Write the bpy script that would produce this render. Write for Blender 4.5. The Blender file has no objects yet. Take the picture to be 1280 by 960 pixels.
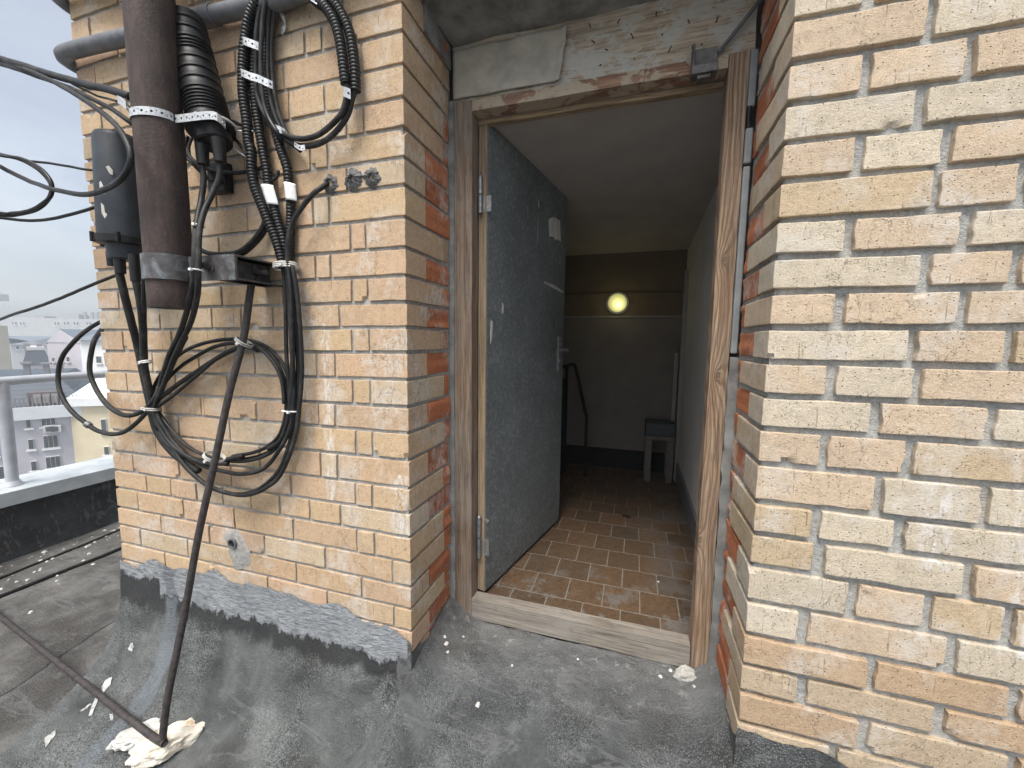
import bpy, bmesh, math, random
from mathutils import Vector, noise, Matrix
random.seed(7)
scn = bpy.context.scene
col = scn.collection
PI = math.pi

# ------------------------------------------------------------------ camera model
F_PX, YAW, PIT, ROLL = 497.9, -0.299, -0.1055, 0.0126
CAM = Vector((0.6337, -1.0181, -0.0335))
_f = Vector((math.sin(YAW)*math.cos(PIT), math.cos(YAW)*math.cos(PIT), math.sin(PIT)))
_r0 = Vector((math.cos(YAW), -math.sin(YAW), 0)); _u0 = _r0.cross(_f)
_r = _r0*math.cos(ROLL) + _u0*math.sin(ROLL); _u = -_r0*math.sin(ROLL) + _u0*math.cos(ROLL)
def ray(x, y): return (x-640)/F_PX*_r - (y-480)/F_PX*_u + _f
def onY(x, y, Y=0.0):
    d = ray(x, y); return CAM + d*((Y-CAM.y)/d.y)
def onX(x, y, X):
    d = ray(x, y); return CAM + d*((X-CAM.x)/d.x)
def onZ(x, y, Z):
    d = ray(x, y); return CAM + d*((Z-CAM.z)/d.z)
def onPlane(x, y, p, n):
    d = ray(x, y); return CAM + d*((p-CAM).dot(n)/d.dot(n))

cam = bpy.data.cameras.new('camera'); cam_o = bpy.data.objects.new('camera', cam); col.objects.link(cam_o)
cam.sensor_fit = 'HORIZONTAL'; cam.sensor_width = 36; cam.lens = 36*F_PX/1280
cam.clip_start = .02; cam.clip_end = 3000
m = Matrix((_r, _u, -_f)).transposed().to_4x4(); m.translation = CAM
cam_o.matrix_world = m
scn.camera = cam_o

W = 0.9144; XL = -1.355; FY = 0.2945           # opening width, left end of the pier, frame plane

# ------------------------------------------------------------------ materials
def mat(name):
    m = bpy.data.materials.new(name); m.use_nodes = True
    nt = m.node_tree; b = nt.nodes['Principled BSDF']
    return m, nt, b
class N:
    def __init__(s, nt): s.nt = nt
    def __call__(s, t, **k):
        n = s.nt.nodes.new(t)
        for a, v in k.items():
            if a.startswith('i_'):
                key = a[2:]
                key = int(key) if key.isdigit() else key.replace('_', ' ')
                if hasattr(v, 'links'): s.nt.links.new(v, n.inputs[key])
                else: n.inputs[key].default_value = v
            else: setattr(n, a, v)
        return n
    def link(s, a, b): s.nt.links.new(a, b)
    def pos(s): return s('ShaderNodeNewGeometry').outputs['Position']
    def map(s, vec, scale):
        return s('ShaderNodeVectorMath', operation='MULTIPLY', i_0=vec, i_1=scale).outputs[0]
    def noise(s, vec, scale, detail=4, rough=.55, dist=0):
        return s('ShaderNodeTexNoise', i_Vector=vec, i_Scale=scale, i_Detail=detail, i_Roughness=rough, i_Distortion=dist).outputs['Fac']
    def ramp(s, fac, *st):
        n = s('ShaderNodeValToRGB', i_Fac=fac); e = n.color_ramp.elements
        while len(e) < len(st): e.new(.5)
        for i, (p, c) in enumerate(st):
            e[i].position = p
            e[i].color = (c, c, c, 1) if not isinstance(c, tuple) else (*c, 1)
        return n.outputs['Color']
    def mix(s, fac, a, b, mode='MIX'):
        n = s('ShaderNodeMix', data_type='RGBA', blend_type=mode)
        for i, v in ((0, fac), (6, a), (7, b)):
            if hasattr(v, 'links'): s.nt.links.new(v, n.inputs[i])
            elif isinstance(v, tuple): n.inputs[i].default_value = (*v, 1) if len(v) == 3 else v
            else: n.inputs[i].default_value = v
        return n.outputs[2]
    def math(s, op, a, b=0.0):
        n = s('ShaderNodeMath', operation=op, i_0=a, i_1=b); return n.outputs[0]
    def bump(s, h, strength=.4, dist=.003):
        return s('ShaderNodeBump', i_Height=h, i_Strength=strength, i_Distance=dist).outputs[0]
    def sep(s, v): return s('ShaderNodeSeparateXYZ', i_0=v).outputs

def simple(name, c1, c2=None, scale=30, rough=.6, metal=0, bump=.2, bdist=.002, stretch=(1, 1, 1), lo=.35, hi=.65, spec=.4):
    m, nt, b = mat(name); n = N(nt); v = n.map(n.pos(), stretch)
    f = n.noise(v, scale, 6, .6)
    c2 = c2 or tuple(x*.7 for x in c1)
    n.link(n.ramp(f, (lo, c2), (hi, c1)), b.inputs['Base Color'])
    b.inputs['Roughness'].default_value = rough; b.inputs['Metallic'].default_value = metal
    b.inputs['Specular IOR Level'].default_value = spec
    if bump: n.link(n.bump(f, bump, bdist), b.inputs['Normal'])
    return m

def brick_mat(name, stains):
    m, nt, b = mat(name); n = N(nt); p = n.pos()
    t = n('ShaderNodeAttribute', attribute_name='tint').outputs['Color']
    f1 = n.noise(p, 55, 6, .65); f2 = n.noise(p, 7, 4, .6); f3 = n.noise(p, 420, 3, .75); f4 = n.noise(p, 190, 4, .7)
    c = n.mix(1, t, n.ramp(f1, (.28, .84), (.5, 1.0), (.75, 1.08)), 'MULTIPLY')
    c = n.mix(1, c, n.ramp(f3, (.30, .74), (.5, 1.0), (.7, 1.14)), 'MULTIPLY')
    c = n.mix(1, c, n.ramp(f4, (.30, .86), (.5, 1.0), (.7, 1.07)), 'MULTIPLY')
    wash = n.math('MULTIPLY', n.ramp(f2, (.51, 0), (.63, 1)), n.ramp(f1, (.38, .15), (.62, .8)))
    c = n.mix(wash, c, (.57, .53, .47))
    ln = n.noise(n.map(p, (1, 1, .05)), 150, 2, .6, .4)       # wire-cut marks
    c = n.mix(n.math('MULTIPLY', n.ramp(ln, (.30, .7), (.34, 0)), n.ramp(n.noise(p, 15, 2), (.44, 0), (.56, 1))), c, n.mix(1, c, (.42, .35, .29), 'MULTIPLY'))
    vc = n('ShaderNodeTexVoronoi', feature='DISTANCE_TO_EDGE', i_Vector=n('ShaderNodeVectorMath', operation='ADD', i_0=n.map(p, (1, 1, .5)), i_1=n.map(n('ShaderNodeTexNoise', i_Vector=p, i_Scale=60., i_Detail=3.).outputs['Color'], (.03, .03, .03))).outputs[0], i_Scale=24.)
    crk = n.math('MULTIPLY', n.ramp(vc.outputs[0], (.0, .6), (.009, 0)), n.ramp(n.noise(p, 8, 2), (.54, 0), (.60, 1)))
    c = n.mix(crk, c, (.16, .12, .085))
    vo = n('ShaderNodeTexVoronoi', i_Vector=n.map(p, (1, 1, 1.25)), i_Scale=150.)
    pits = n.math('MULTIPLY', n.ramp(vo.outputs['Distance'], (.13, 1), (.24, 0)), n.ramp(n('ShaderNodeSeparateColor', i_0=vo.outputs['Color']).outputs[0], (.70, 0), (.76, .95)))
    c = n.mix(pits, c, (.13, .095, .065))
    dirt = n.ramp(n.noise(p, 17, 5, .7), (.56, 0), (.76, .5))
    c = n.mix(dirt, c, (.25, .20, .15))
    xs, ys, zs = n.sep(p)
    for (x0, x1, z0, z1, a) in stains:         # lime run-off stains with their own outline
        mx = n.math('MULTIPLY', n.math('GREATER_THAN', xs, x0), n.math('LESS_THAN', xs, x1))
        cx = n('ShaderNodeMapRange', i_0=n.math('ABSOLUTE', n.math('SUBTRACT', xs, (x0+x1)/2)), i_1=(x1-x0)*.5, i_2=0.0, i_3=0.0, i_4=1.0).outputs[0]
        mz = n.math('MULTIPLY', n.math('GREATER_THAN', zs, z0), n.math('LESS_THAN', zs, z1))
        k = n.math('MULTIPLY', n.math('MULTIPLY', mx, mz), n.math('MULTIPLY', cx, n.ramp(n.noise(n.map(p, (1, 1, .3)), 60, 4, .7), (.46, 0), (.58, a))))
        c = n.mix(k, c, (.68, .66, .63))
    n.link(c, b.inputs['Base Color'])
    b.inputs['Roughness'].default_value = .85; b.inputs['Specular IOR Level'].default_value = .25
    h = n.math('ADD', n.math('MULTIPLY', f4, .7), n.math('SUBTRACT', n.math('MULTIPLY', f3, .6), n.math('ADD', pits, crk)))
    n.link(n.bump(h, 1.0, .0032), b.inputs['Normal'])
    return m

def mortar_mat(name, c1=(.42, .41, .385), c2=(.22, .215, .205)):
    m, nt, b = mat(name); n = N(nt); p = n.pos()
    f = n.noise(p, 90, 6, .7); g = n.noise(p, 12, 3)
    c = n.mix(n.ramp(g, (.45, 0), (.7, .55)), n.ramp(f, (.3, c2), (.65, c1)), (.42, .385, .33))
    n.link(c, b.inputs['Base Color']); b.inputs['Roughness'].default_value = .95
    b.inputs['Specular IOR Level'].default_value = .1
    n.link(n.bump(n.math('ADD', f, n.noise(p, 300, 3)), .8, .004), b.inputs['Normal'])
    return m

def wood_mat(name, light, dark, sx=45, zs=1.2, grey=.0, axis='z', dist=3.2, green=None, knots=(), ring=.5, patch=None):
    m, nt, b = mat(name); n = N(nt); p = n.pos()
    ln = .035
    sc = {'z': (1, 1, ln), 'x': (ln, 1, 1), 'y': (1, ln, 1)}[axis]
    q = n.map(p, sc)
    f = n.noise(q, 230, 5, .6); g = n.noise(n.map(q, (1, 1, 1)), 70, 4, .55, .6); big = n.noise(p, 6, 4)
    xs, ys, zs_ = n.sep(p)
    across = xs if axis == 'z' else zs_
    ph = n.math('ADD', n.math('MULTIPLY', across, 520. if knots else 300.), n.math('MULTIPLY', n.noise(n.map(p, {'z': (1, 1, .18), 'x': (.18, 1, 1), 'y': (1, .18, 1)}[axis]), 13, 3, .5), 26.))
    kd = None
    for (kx, kz) in knots:
        dv = n('ShaderNodeVectorMath', operation='DISTANCE', i_0=n.map(p, (1, 0, .42)), i_1=(kx, 0, kz*.42)).outputs['Value']
        ph = n.math('ADD', ph, n.math('DIVIDE', .32, n.math('ADD', dv, .010)))
        k1 = n.ramp(dv, (.006, 1), (.012, 0)); kd = k1 if kd is None else n.math('MAXIMUM', kd, k1)
    w = n.math('ADD', n.math('MULTIPLY', n.math('SINE', ph), .5), .5)
    c = n.ramp(g, (.32, dark), (.60, light))
    c = n.mix(n.math('MULTIPLY', n.ramp(w, (.62, 0), (.95, 1)), ring), c, tuple(x*.8 for x in dark))
    c = n.mix(n.ramp(f, (.36, .75), (.52, 0)), c, tuple(x*.45 for x in dark))
    if kd is not None: c = n.mix(n.math('MULTIPLY', kd, .7), c, tuple(x*.7 for x in dark))
    c = n.mix(n.ramp(big, (.40, 0), (.66, grey)), c, (.27, .25, .225))
    c = n.mix(n.ramp(n.noise(p, 23, 5, .7), (.55, 0), (.75, .4)), c, tuple(x*.5 for x in dark))
    if patch: c = n.mix(n.ramp(n.noise(n.map(p, (1, 1, 1.6)), 11, 7, .72, .5), (.50, 0), (.53, .9)), c, n.mix(n.noise(p, 60, 4), tuple(x*.75 for x in patch), patch))
    n.link(c, b.inputs['Base Color']); b.inputs['Roughness'].default_value = .78
    b.inputs['Specular IOR Level'].default_value = .25
    n.link(n.bump(n.math('SUBTRACT', n.math('ADD', f, g), n.math('MULTIPLY', w, ring)), .6, .003), b.inputs['Normal'])
    return m

def bitumen_mat(name, base, lightc, band=False, gran=.9, dust=False, seams=()):
    m, nt, b = mat(name); n = N(nt); p = n.pos()
    f = n.noise(p, 6, 7, .66, .3); g = n.noise(p, 150, 4, .85); k = n.noise(p, 1.9, 4, .6)
    c = n.ramp(f, (.28, tuple(x*.42 for x in base)), (.5, base), (.74, lightc))
    c = n.mix(n.ramp(k, (.5, 0), (.64, .7)), c, (.050, .042, .037))                 # tarry brown stains
    wv = n.noise(n.map(p, (1.6, 6, 2.5)), 3.0, 6, .68, 1.4)
    c = n.mix(n.ramp(wv, (.56, 0), (.60, .55), (.66, .15)), c, (.22, .225, .225))     # dried mud tide marks
    vo = n('ShaderNodeTexVoronoi', i_Vector=p, i_Scale=230.)
    sp = n('ShaderNodeSeparateColor', i_0=vo.outputs['Color']).outputs
    cov = n.ramp(n.noise(p, 3.6, 6, .62, .5), (.42, .12), (.54, 1))
    gr = n.math('MULTIPLY', n.math('MULTIPLY', n.ramp(vo.outputs['Distance'], (.30, 1), (.55, 0)), n.ramp(sp[0], (.15, 0), (.85, 1))), n.math('MULTIPLY', cov, gran))
    c = n.mix(1, c, n.mix(n.math('MULTIPLY', cov, min(1, gran)), (1, 1, 1), n.ramp(g, (.38, .30), (.5, 1.), (.62, 1.9))), 'MULTIPLY')
    c = n.mix(gr, c, (.38, .41, .40))                                             # mineral granules
    rough = n.ramp(n.noise(p, 5, 4), (.35, .5), (.65, .9))
    for (sx, sy, sc0) in seams:                # lapped sheet joints, tarred along the edge
        x, y, z = n.sep(p)
        d = n.math('ADD', n.math('ADD', n.math('MULTIPLY', x, sx), n.math('MULTIPLY', y, sy)), n.math('SUBTRACT', n.math('MULTIPLY', n.noise(p, 7, 4), .07), sc0+.035))
        c = n.mix(n.ramp(n.math('ABSOLUTE', d), (.003, .95), (.008, 0)), c, (.02, .02, .02))
        c = n.mix(n.math('MULTIPLY', n.ramp(d, (.0, 0), (.006, .5), (.05, .0)), n.ramp(n.noise(p, 12, 4), (.4, 0), (.6, 1))), c, (.30, .305, .31))
    if dust:                                   # trodden-in lime dust in front of the threshold
        x, y, z = n.sep(p)
        near = n('ShaderNodeMapRange', i_0=n.math('ADD', y, n.math('MULTIPLY', n.noise(p, 5, 4), .2)), i_1=.14, i_2=.36).outputs[0]
        d = n.math('MULTIPLY', near, n.ramp(n.noise(n.map(p, (1, 2, 1)), 9, 7, .72, .6), (.40, .15), (.60, .8)))
        c = n.mix(d, c, (.24, .243, .24))
        sc_ = n.math('MULTIPLY', near, n.ramp(n.noise(p, 34, 4, .7), (.58, 0), (.66, .8)))
        c = n.mix(sc_, c, (.36, .36, .34))
    if band:
        z = n.sep(p)[2]; x = n.sep(p)[0]
        zz = n.math('ADD', z, n.math('MULTIPLY', n.math('SUBTRACT', n.noise(n.map(p, (1, 1, .5)), 13, 8, .78), .5), .19))
        x2 = n.math('MULTIPLY', n.math('LESS_THAN', x, -1.13), .055)
        msk = n('ShaderNodeMapRange', i_0=n.math('SUBTRACT', zz, x2), i_1=-1.058, i_2=-1.048).outputs[0]
        msk = n.math('MULTIPLY', msk, n.math('LESS_THAN', x, -.012))
        paste = n.ramp(n.noise(n.map(p, (1, 1, 2)), 30, 8, .72), (.3, (.19, .205, .22)), (.46, (.37, .395, .42)), (.7, (.54, .56, .58)))
        tar = n('ShaderNodeMapRange', i_0=zz, i_1=-1.13, i_2=-1.10).outputs[0]
        c = n.mix(n.math('MULTIPLY', n.math('MULTIPLY', tar, .8), n.math('LESS_THAN', x, -.05)), c, (.035, .035, .038))
        c = n.mix(msk, c, paste)
        # overlap seam smeared with the same paste
        sm = n.math('ABSOLUTE', n.math('ADD', n.math('SUBTRACT', x, -1.12), n.math('ADD', n.math('MULTIPLY', n.noise(p, 9, 3), .10), n.math('MULTIPLY', z, .10))))
        c = n.mix(n.ramp(sm, (.026, .8), (.040, 0)), c, (.21, .235, .26))
    n.link(c, b.inputs['Base Color']); n.link(rough, b.inputs['Roughness'])
    b.inputs['Specular IOR Level'].default_value = .35
    h = n.math('ADD', n.math('MULTIPLY', g, 1.0), n.math('ADD', n.math('MULTIPLY', f, 2.4), gr))
    if band: h = n.math('ADD', h, n.math('MULTIPLY', msk, n.math('ADD', 1.2, n.math('MULTIPLY', n.noise(n.map(p, (1, 1, 2.4)), 24, 6, .7), 3.0))))
    n.link(n.bump(h, 1.0, .011), b.inputs['Normal'])
    return m

M = {}
pS = onY(408, 500); pT = onY(412, 620)
cS = onY(412, 425)
M['brickL'] = brick_mat('yellow_brick', [(pS.x-.02, pS.x+.03, pT.z-.02, cS.z+.05, 1.0), (pS.x-.10, pS.x-.05, pT.z+.15, cS.z+.02, .7), (-.075, .01, -.64, -.44, 1.0)])
M['brickR'] = brick_mat('pale_brick', [(1.33, 1.52, -.66, -.12, .9), (1.20, 1.3, -.5, -.3, .8)])
M['mortarL'] = mortar_mat('grey_mortar'); M['mortarR'] = mortar_mat('deep_mortar', (.43, .435, .42), (.235, .238, .23))
M['concrete'] = simple('concrete', (.26, .26, .245), (.13, .13, .125), 14, .9, bump=.5, bdist=.01)
M['plaster'] = simple('grey_paint', (.40, .375, .315), (.27, .255, .215), 12, .75, bump=.25, bdist=.004)
M['board'] = wood_mat('weathered_board', (.44, .37, .28), (.31, .245, .175), grey=.35, axis='x', ring=.12, patch=(.43, .42, .38))
M['headwood'] = wood_mat('reddish_wood', (.30, .18, .115), (.17, .09, .058), grey=.2, axis='x', ring=.15, patch=(.42, .36, .27))
M['jambL'] = wood_mat('grey_brown_wood', (.26, .195, .14), (.14, .098, .07), grey=.35, ring=.25)
M['jambR'] = wood_mat('figured_pine', (.36, .26, .175), (.21, .135, .085), grey=.15, ring=.85, knots=((onY(905, 325, .29).x, onY(905, 325, .29).z), (onY(874, 676, .29).x, onY(874, 676, .29).z), (onY(897, 470, .29).x, onY(897, 470, .29).z)))
M['sill'] = wood_mat('bleached_wood', (.26, .232, .19), (.15, .128, .105), grey=.6, axis='x', ring=.12)
M['edgewood'] = wood_mat('raw_wood', (.33, .245, .155), (.22, .155, .095), grey=.15, ring=.15)
M['steel'] = simple('zinc_steel', (.34, .345, .35), (.18, .185, .19), 60, .45, .7, .1)
M['strap'] = simple('galvanised_strap', (.62, .64, .65), (.42, .44, .45), 140, .45, .35, .15)
M['dirty_steel'] = simple('dark_steel', (.10, .095, .095), (.045, .042, .042), 45, .6, .4, .3)
M['black'] = simple('black_plastic', (.013, .013, .014), (.008, .008, .008), 60, .45, 0, .12, spec=.3)
M['black2'] = simple('dull_black_sheath', (.016, .0165, .017), (.009, .009, .0095), 45, .5, 0, .15, spec=.28)
def sheath_mat():
    m, nt, b = mat('dusty_sheath'); n = N(nt); p = n.pos(); f = n.noise(p, 45, 6, .7); g = n.noise(p, 9, 5, .65); k = n.noise(p, 160, 3, .7)
    c = n.ramp(f, (.35, (.009, .009, .0095)), (.65, (.018, .0185, .019)))
    c = n.mix(n.math('MULTIPLY', n.ramp(g, (.48, 0), (.66, .7)), n.ramp(f, (.4, .2), (.6, 1))), c, (.075, .072, .068))
    c = n.mix(n.ramp(k, (.70, 0), (.74, .8)), c, (.22, .22, .21))
    n.link(c, b.inputs['Base Color']); n.link(n.ramp(g, (.35, .38), (.65, .75)), b.inputs['Roughness']); b.inputs['Specular IOR Level'].default_value = .28
    n.link(n.bump(f, .25, .002), b.inputs['Normal']); return m
M['black2'] = sheath_mat()
M['bluebox'] = simple('slate_plastic', (.030, .037, .046), (.020, .024, .030), 25, .5, 0, .08)
M['white'] = simple('white_plastic', (.78, .78, .76), (.62, .62, .6), 50, .5, 0, .05)
M['offwhite'] = simple('off_white', (.55, .54, .5), (.42, .41, .38), 50, .6, 0, .1)
M['greypipe'] = simple('grey_pvc', (.15, .155, .165), (.09, .093, .1), 20, .5, 0, .1)
M['sealant'] = simple('grey_sealant', (.17, .17, .17), (.06, .06, .06), 90, .8, 0, .8, .006)
M['rod'] = simple('rusty_rod', (.078, .068, .065), (.038, .033, .032), 60, .65, .3, .4)
M['dark'] = simple('dark_gap', (.012, .012, .012), (.008, .008, .008), 10, .9)

def pole_mat():
    m, nt, b = mat('rusty_pole'); n = N(nt); p = n.pos()
    q = n.map(p, (1, 1, .35)); f = n.noise(q, 28, 8, .7); g = n.noise(p, 120, 4, .7); k = n.noise(n.map(p, (1, 1, .12)), 60, 4, .6)
    c = n.ramp(f, (.3, (.026, .019, .018)), (.5, (.045, .031, .028)), (.7, (.085, .058, .048)))
    c = n.mix(n.ramp(k, (.5, 0), (.7, .5)), c, (.062, .05, .048))
    c = n.mix(n.ramp(g, (.58, 0), (.70, .6)), c, (.115, .08, .065))
    n.link(c, b.inputs['Base Color']); b.inputs['Roughness'].default_value = .72; b.inputs['Specular IOR Level'].default_value = .35
    n.link(n.bump(n.math('ADD', f, g), .6, .003), b.inputs['Normal']); return m
M['pole'] = pole_mat()
def band_mat():
    m, nt, b = mat('scorched_band'); n = N(nt); p = n.pos()
    f = n.noise(p, 22, 6, .65, .6); g = n.noise(p, 150, 4)
    c = n.ramp(f, (.3, (.05, .045, .045)), (.52, (.105, .1, .1)), (.62, (.17, .2, .215)), (.75, (.20, .14, .10)))
    n.link(c, b.inputs['Base Color']); b.inputs['Roughness'].default_value = .55; b.inputs['Metallic'].default_value = .4
    n.link(n.bump(n.math('ADD', f, g), .4, .002), b.inputs['Normal']); return m
M['band'] = band_mat()
def door_mat():
    m, nt, b = mat('galvanised_sheet'); n = N(nt); p = n.pos()
    vo = n('ShaderNodeTexVoronoi', i_Vector=n.map(p, (1, 1, .8)), i_Scale=120.); sp = n('ShaderNodeSeparateColor', i_0=vo.outputs['Color']).outputs[0]
    f = n.noise(p, 5, 5, .6); g = n.noise(p, 140, 3, .7)
    c = n.ramp(sp, (.0, (.125, .143, .150)), (.75, (.165, .184, .190)), (1., (.23, .25, .254)))
    c = n.mix(1, c, n.ramp(f, (.3, .8), (.7, 1.15)), 'MULTIPLY')
    c = n.mix(n.math('MULTIPLY', n.ramp(g, (.58, 0), (.70, .5)), n.ramp(n.noise(p, 6, 3), (.42, 0), (.6, 1))), c, (.36, .38, .38))
    gx, gy, gz = n.sep(p)
    gd = n('ShaderNodeVectorMath', operation='DISTANCE', i_0=p, i_1=(.262, 1.04, .02)).outputs['Value']
    c = n.mix(n.math('MULTIPLY', n.ramp(gd, (.08, .75), (.30, 0)), n.ramp(n.noise(p, 12, 5, .7), (.35, .3), (.6, 1))), c, (.06, .062, .06))   # hand grime
    low = n('ShaderNodeMapRange', i_0=gz, i_1=-.62, i_2=-.98).outputs[0]
    c = n.mix(n.math('MULTIPLY', low, n.ramp(n.noise(n.map(p, (1, 1, 2)), 16, 6, .75), (.52, 0), (.62, .8))), c, (.11, .108, .10))
    c = n.mix(n.math('MULTIPLY', low, n.ramp(n.noise(n.map(p, (1, 1, 3)), 40, 4, .7), (.64, 0), (.68, .8))), c, (.42, .42, .40))
    st = n.noise(n.map(p, (1, 1, .16)), 34, 3, .5)
    c = n.mix(n.ramp(st, (.70, 0), (.73, .5)), c, (.40, .42, .42))
    n.link(c, b.inputs['Base Color']); b.inputs['Roughness'].default_value = .5; b.inputs['Metallic'].default_value = .15
    n.link(n.bump(n.math('ADD', sp, f), .12, .002), b.inputs['Normal']); return m
M['door'] = door_mat()
def tile_mat():
    m, nt, b = mat('brown_floor_tile'); n = N(nt); p = n.pos()
    br = n('ShaderNodeTexBrick', offset=.5, i_Vector=n.map(p, (1, 1, 0)), i_Color1=(.108, .066, .038, 1), i_Color2=(.070, .048, .031, 1), i_Mortar=(.18, .16, .135, 1), i_Scale=1., i_Mortar_Size=.0026, i_Mortar_Smooth=.3, i_Bias=0., i_Brick_Width=.138, i_Row_Height=.142)
    f = n.noise(p, 11, 6, .7); g = n.noise(p, 70, 4, .6)
    c = n.mix(1, br.outputs['Color'], n.ramp(g, (.3, .75), (.7, 1.2)), 'MULTIPLY')
    y = n.sep(p)[1]; x = n.sep(p)[0]
    near = n('ShaderNodeMapRange', i_0=y, i_1=.75, i_2=.35).outputs[0]
    worn = n.math('MULTIPLY', n.ramp(f, (.53, 0), (.60, 1)), near)
    c = n.mix(worn, c, (.13, .125, .115))                    # cement smears left by the threshold
    wr = n.math('MULTIPLY', n('ShaderNodeMapRange', i_0=x, i_1=.62, i_2=.8).outputs[0], n.ramp(n.noise(p, 5, 4), (.45, 0), (.55, .5)))
    c = n.mix(wr, c, (.11, .10, .092))
    n.link(c, b.inputs['Base Color']); n.link(n.ramp(f, (.3, .28), (.7, .6)), b.inputs['Roughness'])
    n.link(n.bump(n.math('ADD', n.math('MULTIPLY', br.outputs['Fac'], -1.), n.math('MULTIPLY', g, .5)), .5, .003), b.inputs['Normal']); return m
M['tile'] = tile_mat()
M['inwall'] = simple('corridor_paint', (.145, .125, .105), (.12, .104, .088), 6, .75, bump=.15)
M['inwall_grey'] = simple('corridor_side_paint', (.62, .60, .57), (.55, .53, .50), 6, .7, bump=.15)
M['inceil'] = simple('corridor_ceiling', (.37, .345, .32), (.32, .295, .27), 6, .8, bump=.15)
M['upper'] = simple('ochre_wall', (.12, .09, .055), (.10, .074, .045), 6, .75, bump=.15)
M['roof'] = bitumen_mat('old_bitumen', (.150, .146, .136), (.27, .265, .25), gran=.25, seams=((1, .25, -1.78), (.3, 1, -.95)))
M['membrane'] = bitumen_mat('slate_bitumen', (.120, .128, .126), (.25, .262, .257), True)
M['cap'] = simple('weathered_zinc', (.56, .60, .62), (.40, .44, .46), 7, .55, .1, .15)
M['rail'] = simple('painted_rail', (.50, .52, .55), (.40, .42, .45), 14, .5, .1, .1)
M['foam'] = simple('old_foam', (.66, .62, .53), (.36, .25, .14), 24, .9, 0, .9, .012, lo=.3, hi=.5)
M['chalk'] = simple('white_chip', (.64, .63, .60), (.40, .39, .365), 45, .9, 0, .7)
M['dropping'] = simple('dried_dropping', (.50, .50, .48), (.22, .225, .22), 60, .9, 0, .4)
M['stone'] = simple('lime_stone', (.45, .44, .41), (.28, .27, .25), 30, .9, 0, .7, .006)
M['nail'] = simple('nail_iron', (.05, .035, .03), (.03, .02, .018), 80, .7, .4)
M['paper'] = simple('torn_paper', (.60, .59, .55), (.3, .3, .29), 30, .85, 0, .2, stretch=(1, 1, .25), lo=.3, hi=.5)
M['pastel'] = {}
def paint(c):
    if c not in M['pastel']: M['pastel'][c] = simple('facade_paint', c, tuple(x*.9 for x in c), .8, .85, bump=0)
    return M['pastel'][c]
def seam_roof(c):
    m, nt, b = mat('seamed_metal_roof'); n = N(nt); p = n.pos()
    w = n('ShaderNodeTexWave', wave_type='BANDS', bands_direction='Z', i_Vector=p, i_Scale=1.1, i_Distortion=.3).outputs['Fac']
    n.link(n.ramp(w, (.2, tuple(x*.7 for x in c)), (.6, c)), b.inputs['Base Color']); b.inputs['Roughness'].default_value = .6; return m
M['slate'] = seam_roof((.055, .072, .098)); M['slate2'] = seam_roof((.15, .18, .22))
def glass_mat():
    m, nt, b = mat('window_glass'); b.inputs['Base Color'].default_value = (.05, .06, .065, 1); b.inputs['Roughness'].default_value = .15; return m
M['glass'] = glass_mat()
def emit_mat():
    m, nt, b = mat('lamp_glass'); n = N(nt)
    lw = n('ShaderNodeTexCoord').outputs['Object']
    d = n('ShaderNodeVectorMath', operation='DISTANCE', i_0=lw, i_1=(.012, -.045, -.018)).outputs['Value']
    e = n.ramp(d, (.010, (1., .95, .46)), (.030, (.50, .48, .17)), (.06, (.27, .265, .09)), (.10, (.20, .195, .07)))
    b.inputs['Base Color'].default_value = (.75, .72, .5, 1); b.inputs['Roughness'].default_value = .35
    n.link(e, b.inputs['Emission Color']); b.inputs['Emission Strength'].default_value = .8; return m
M['lamp'] = emit_mat()

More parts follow.
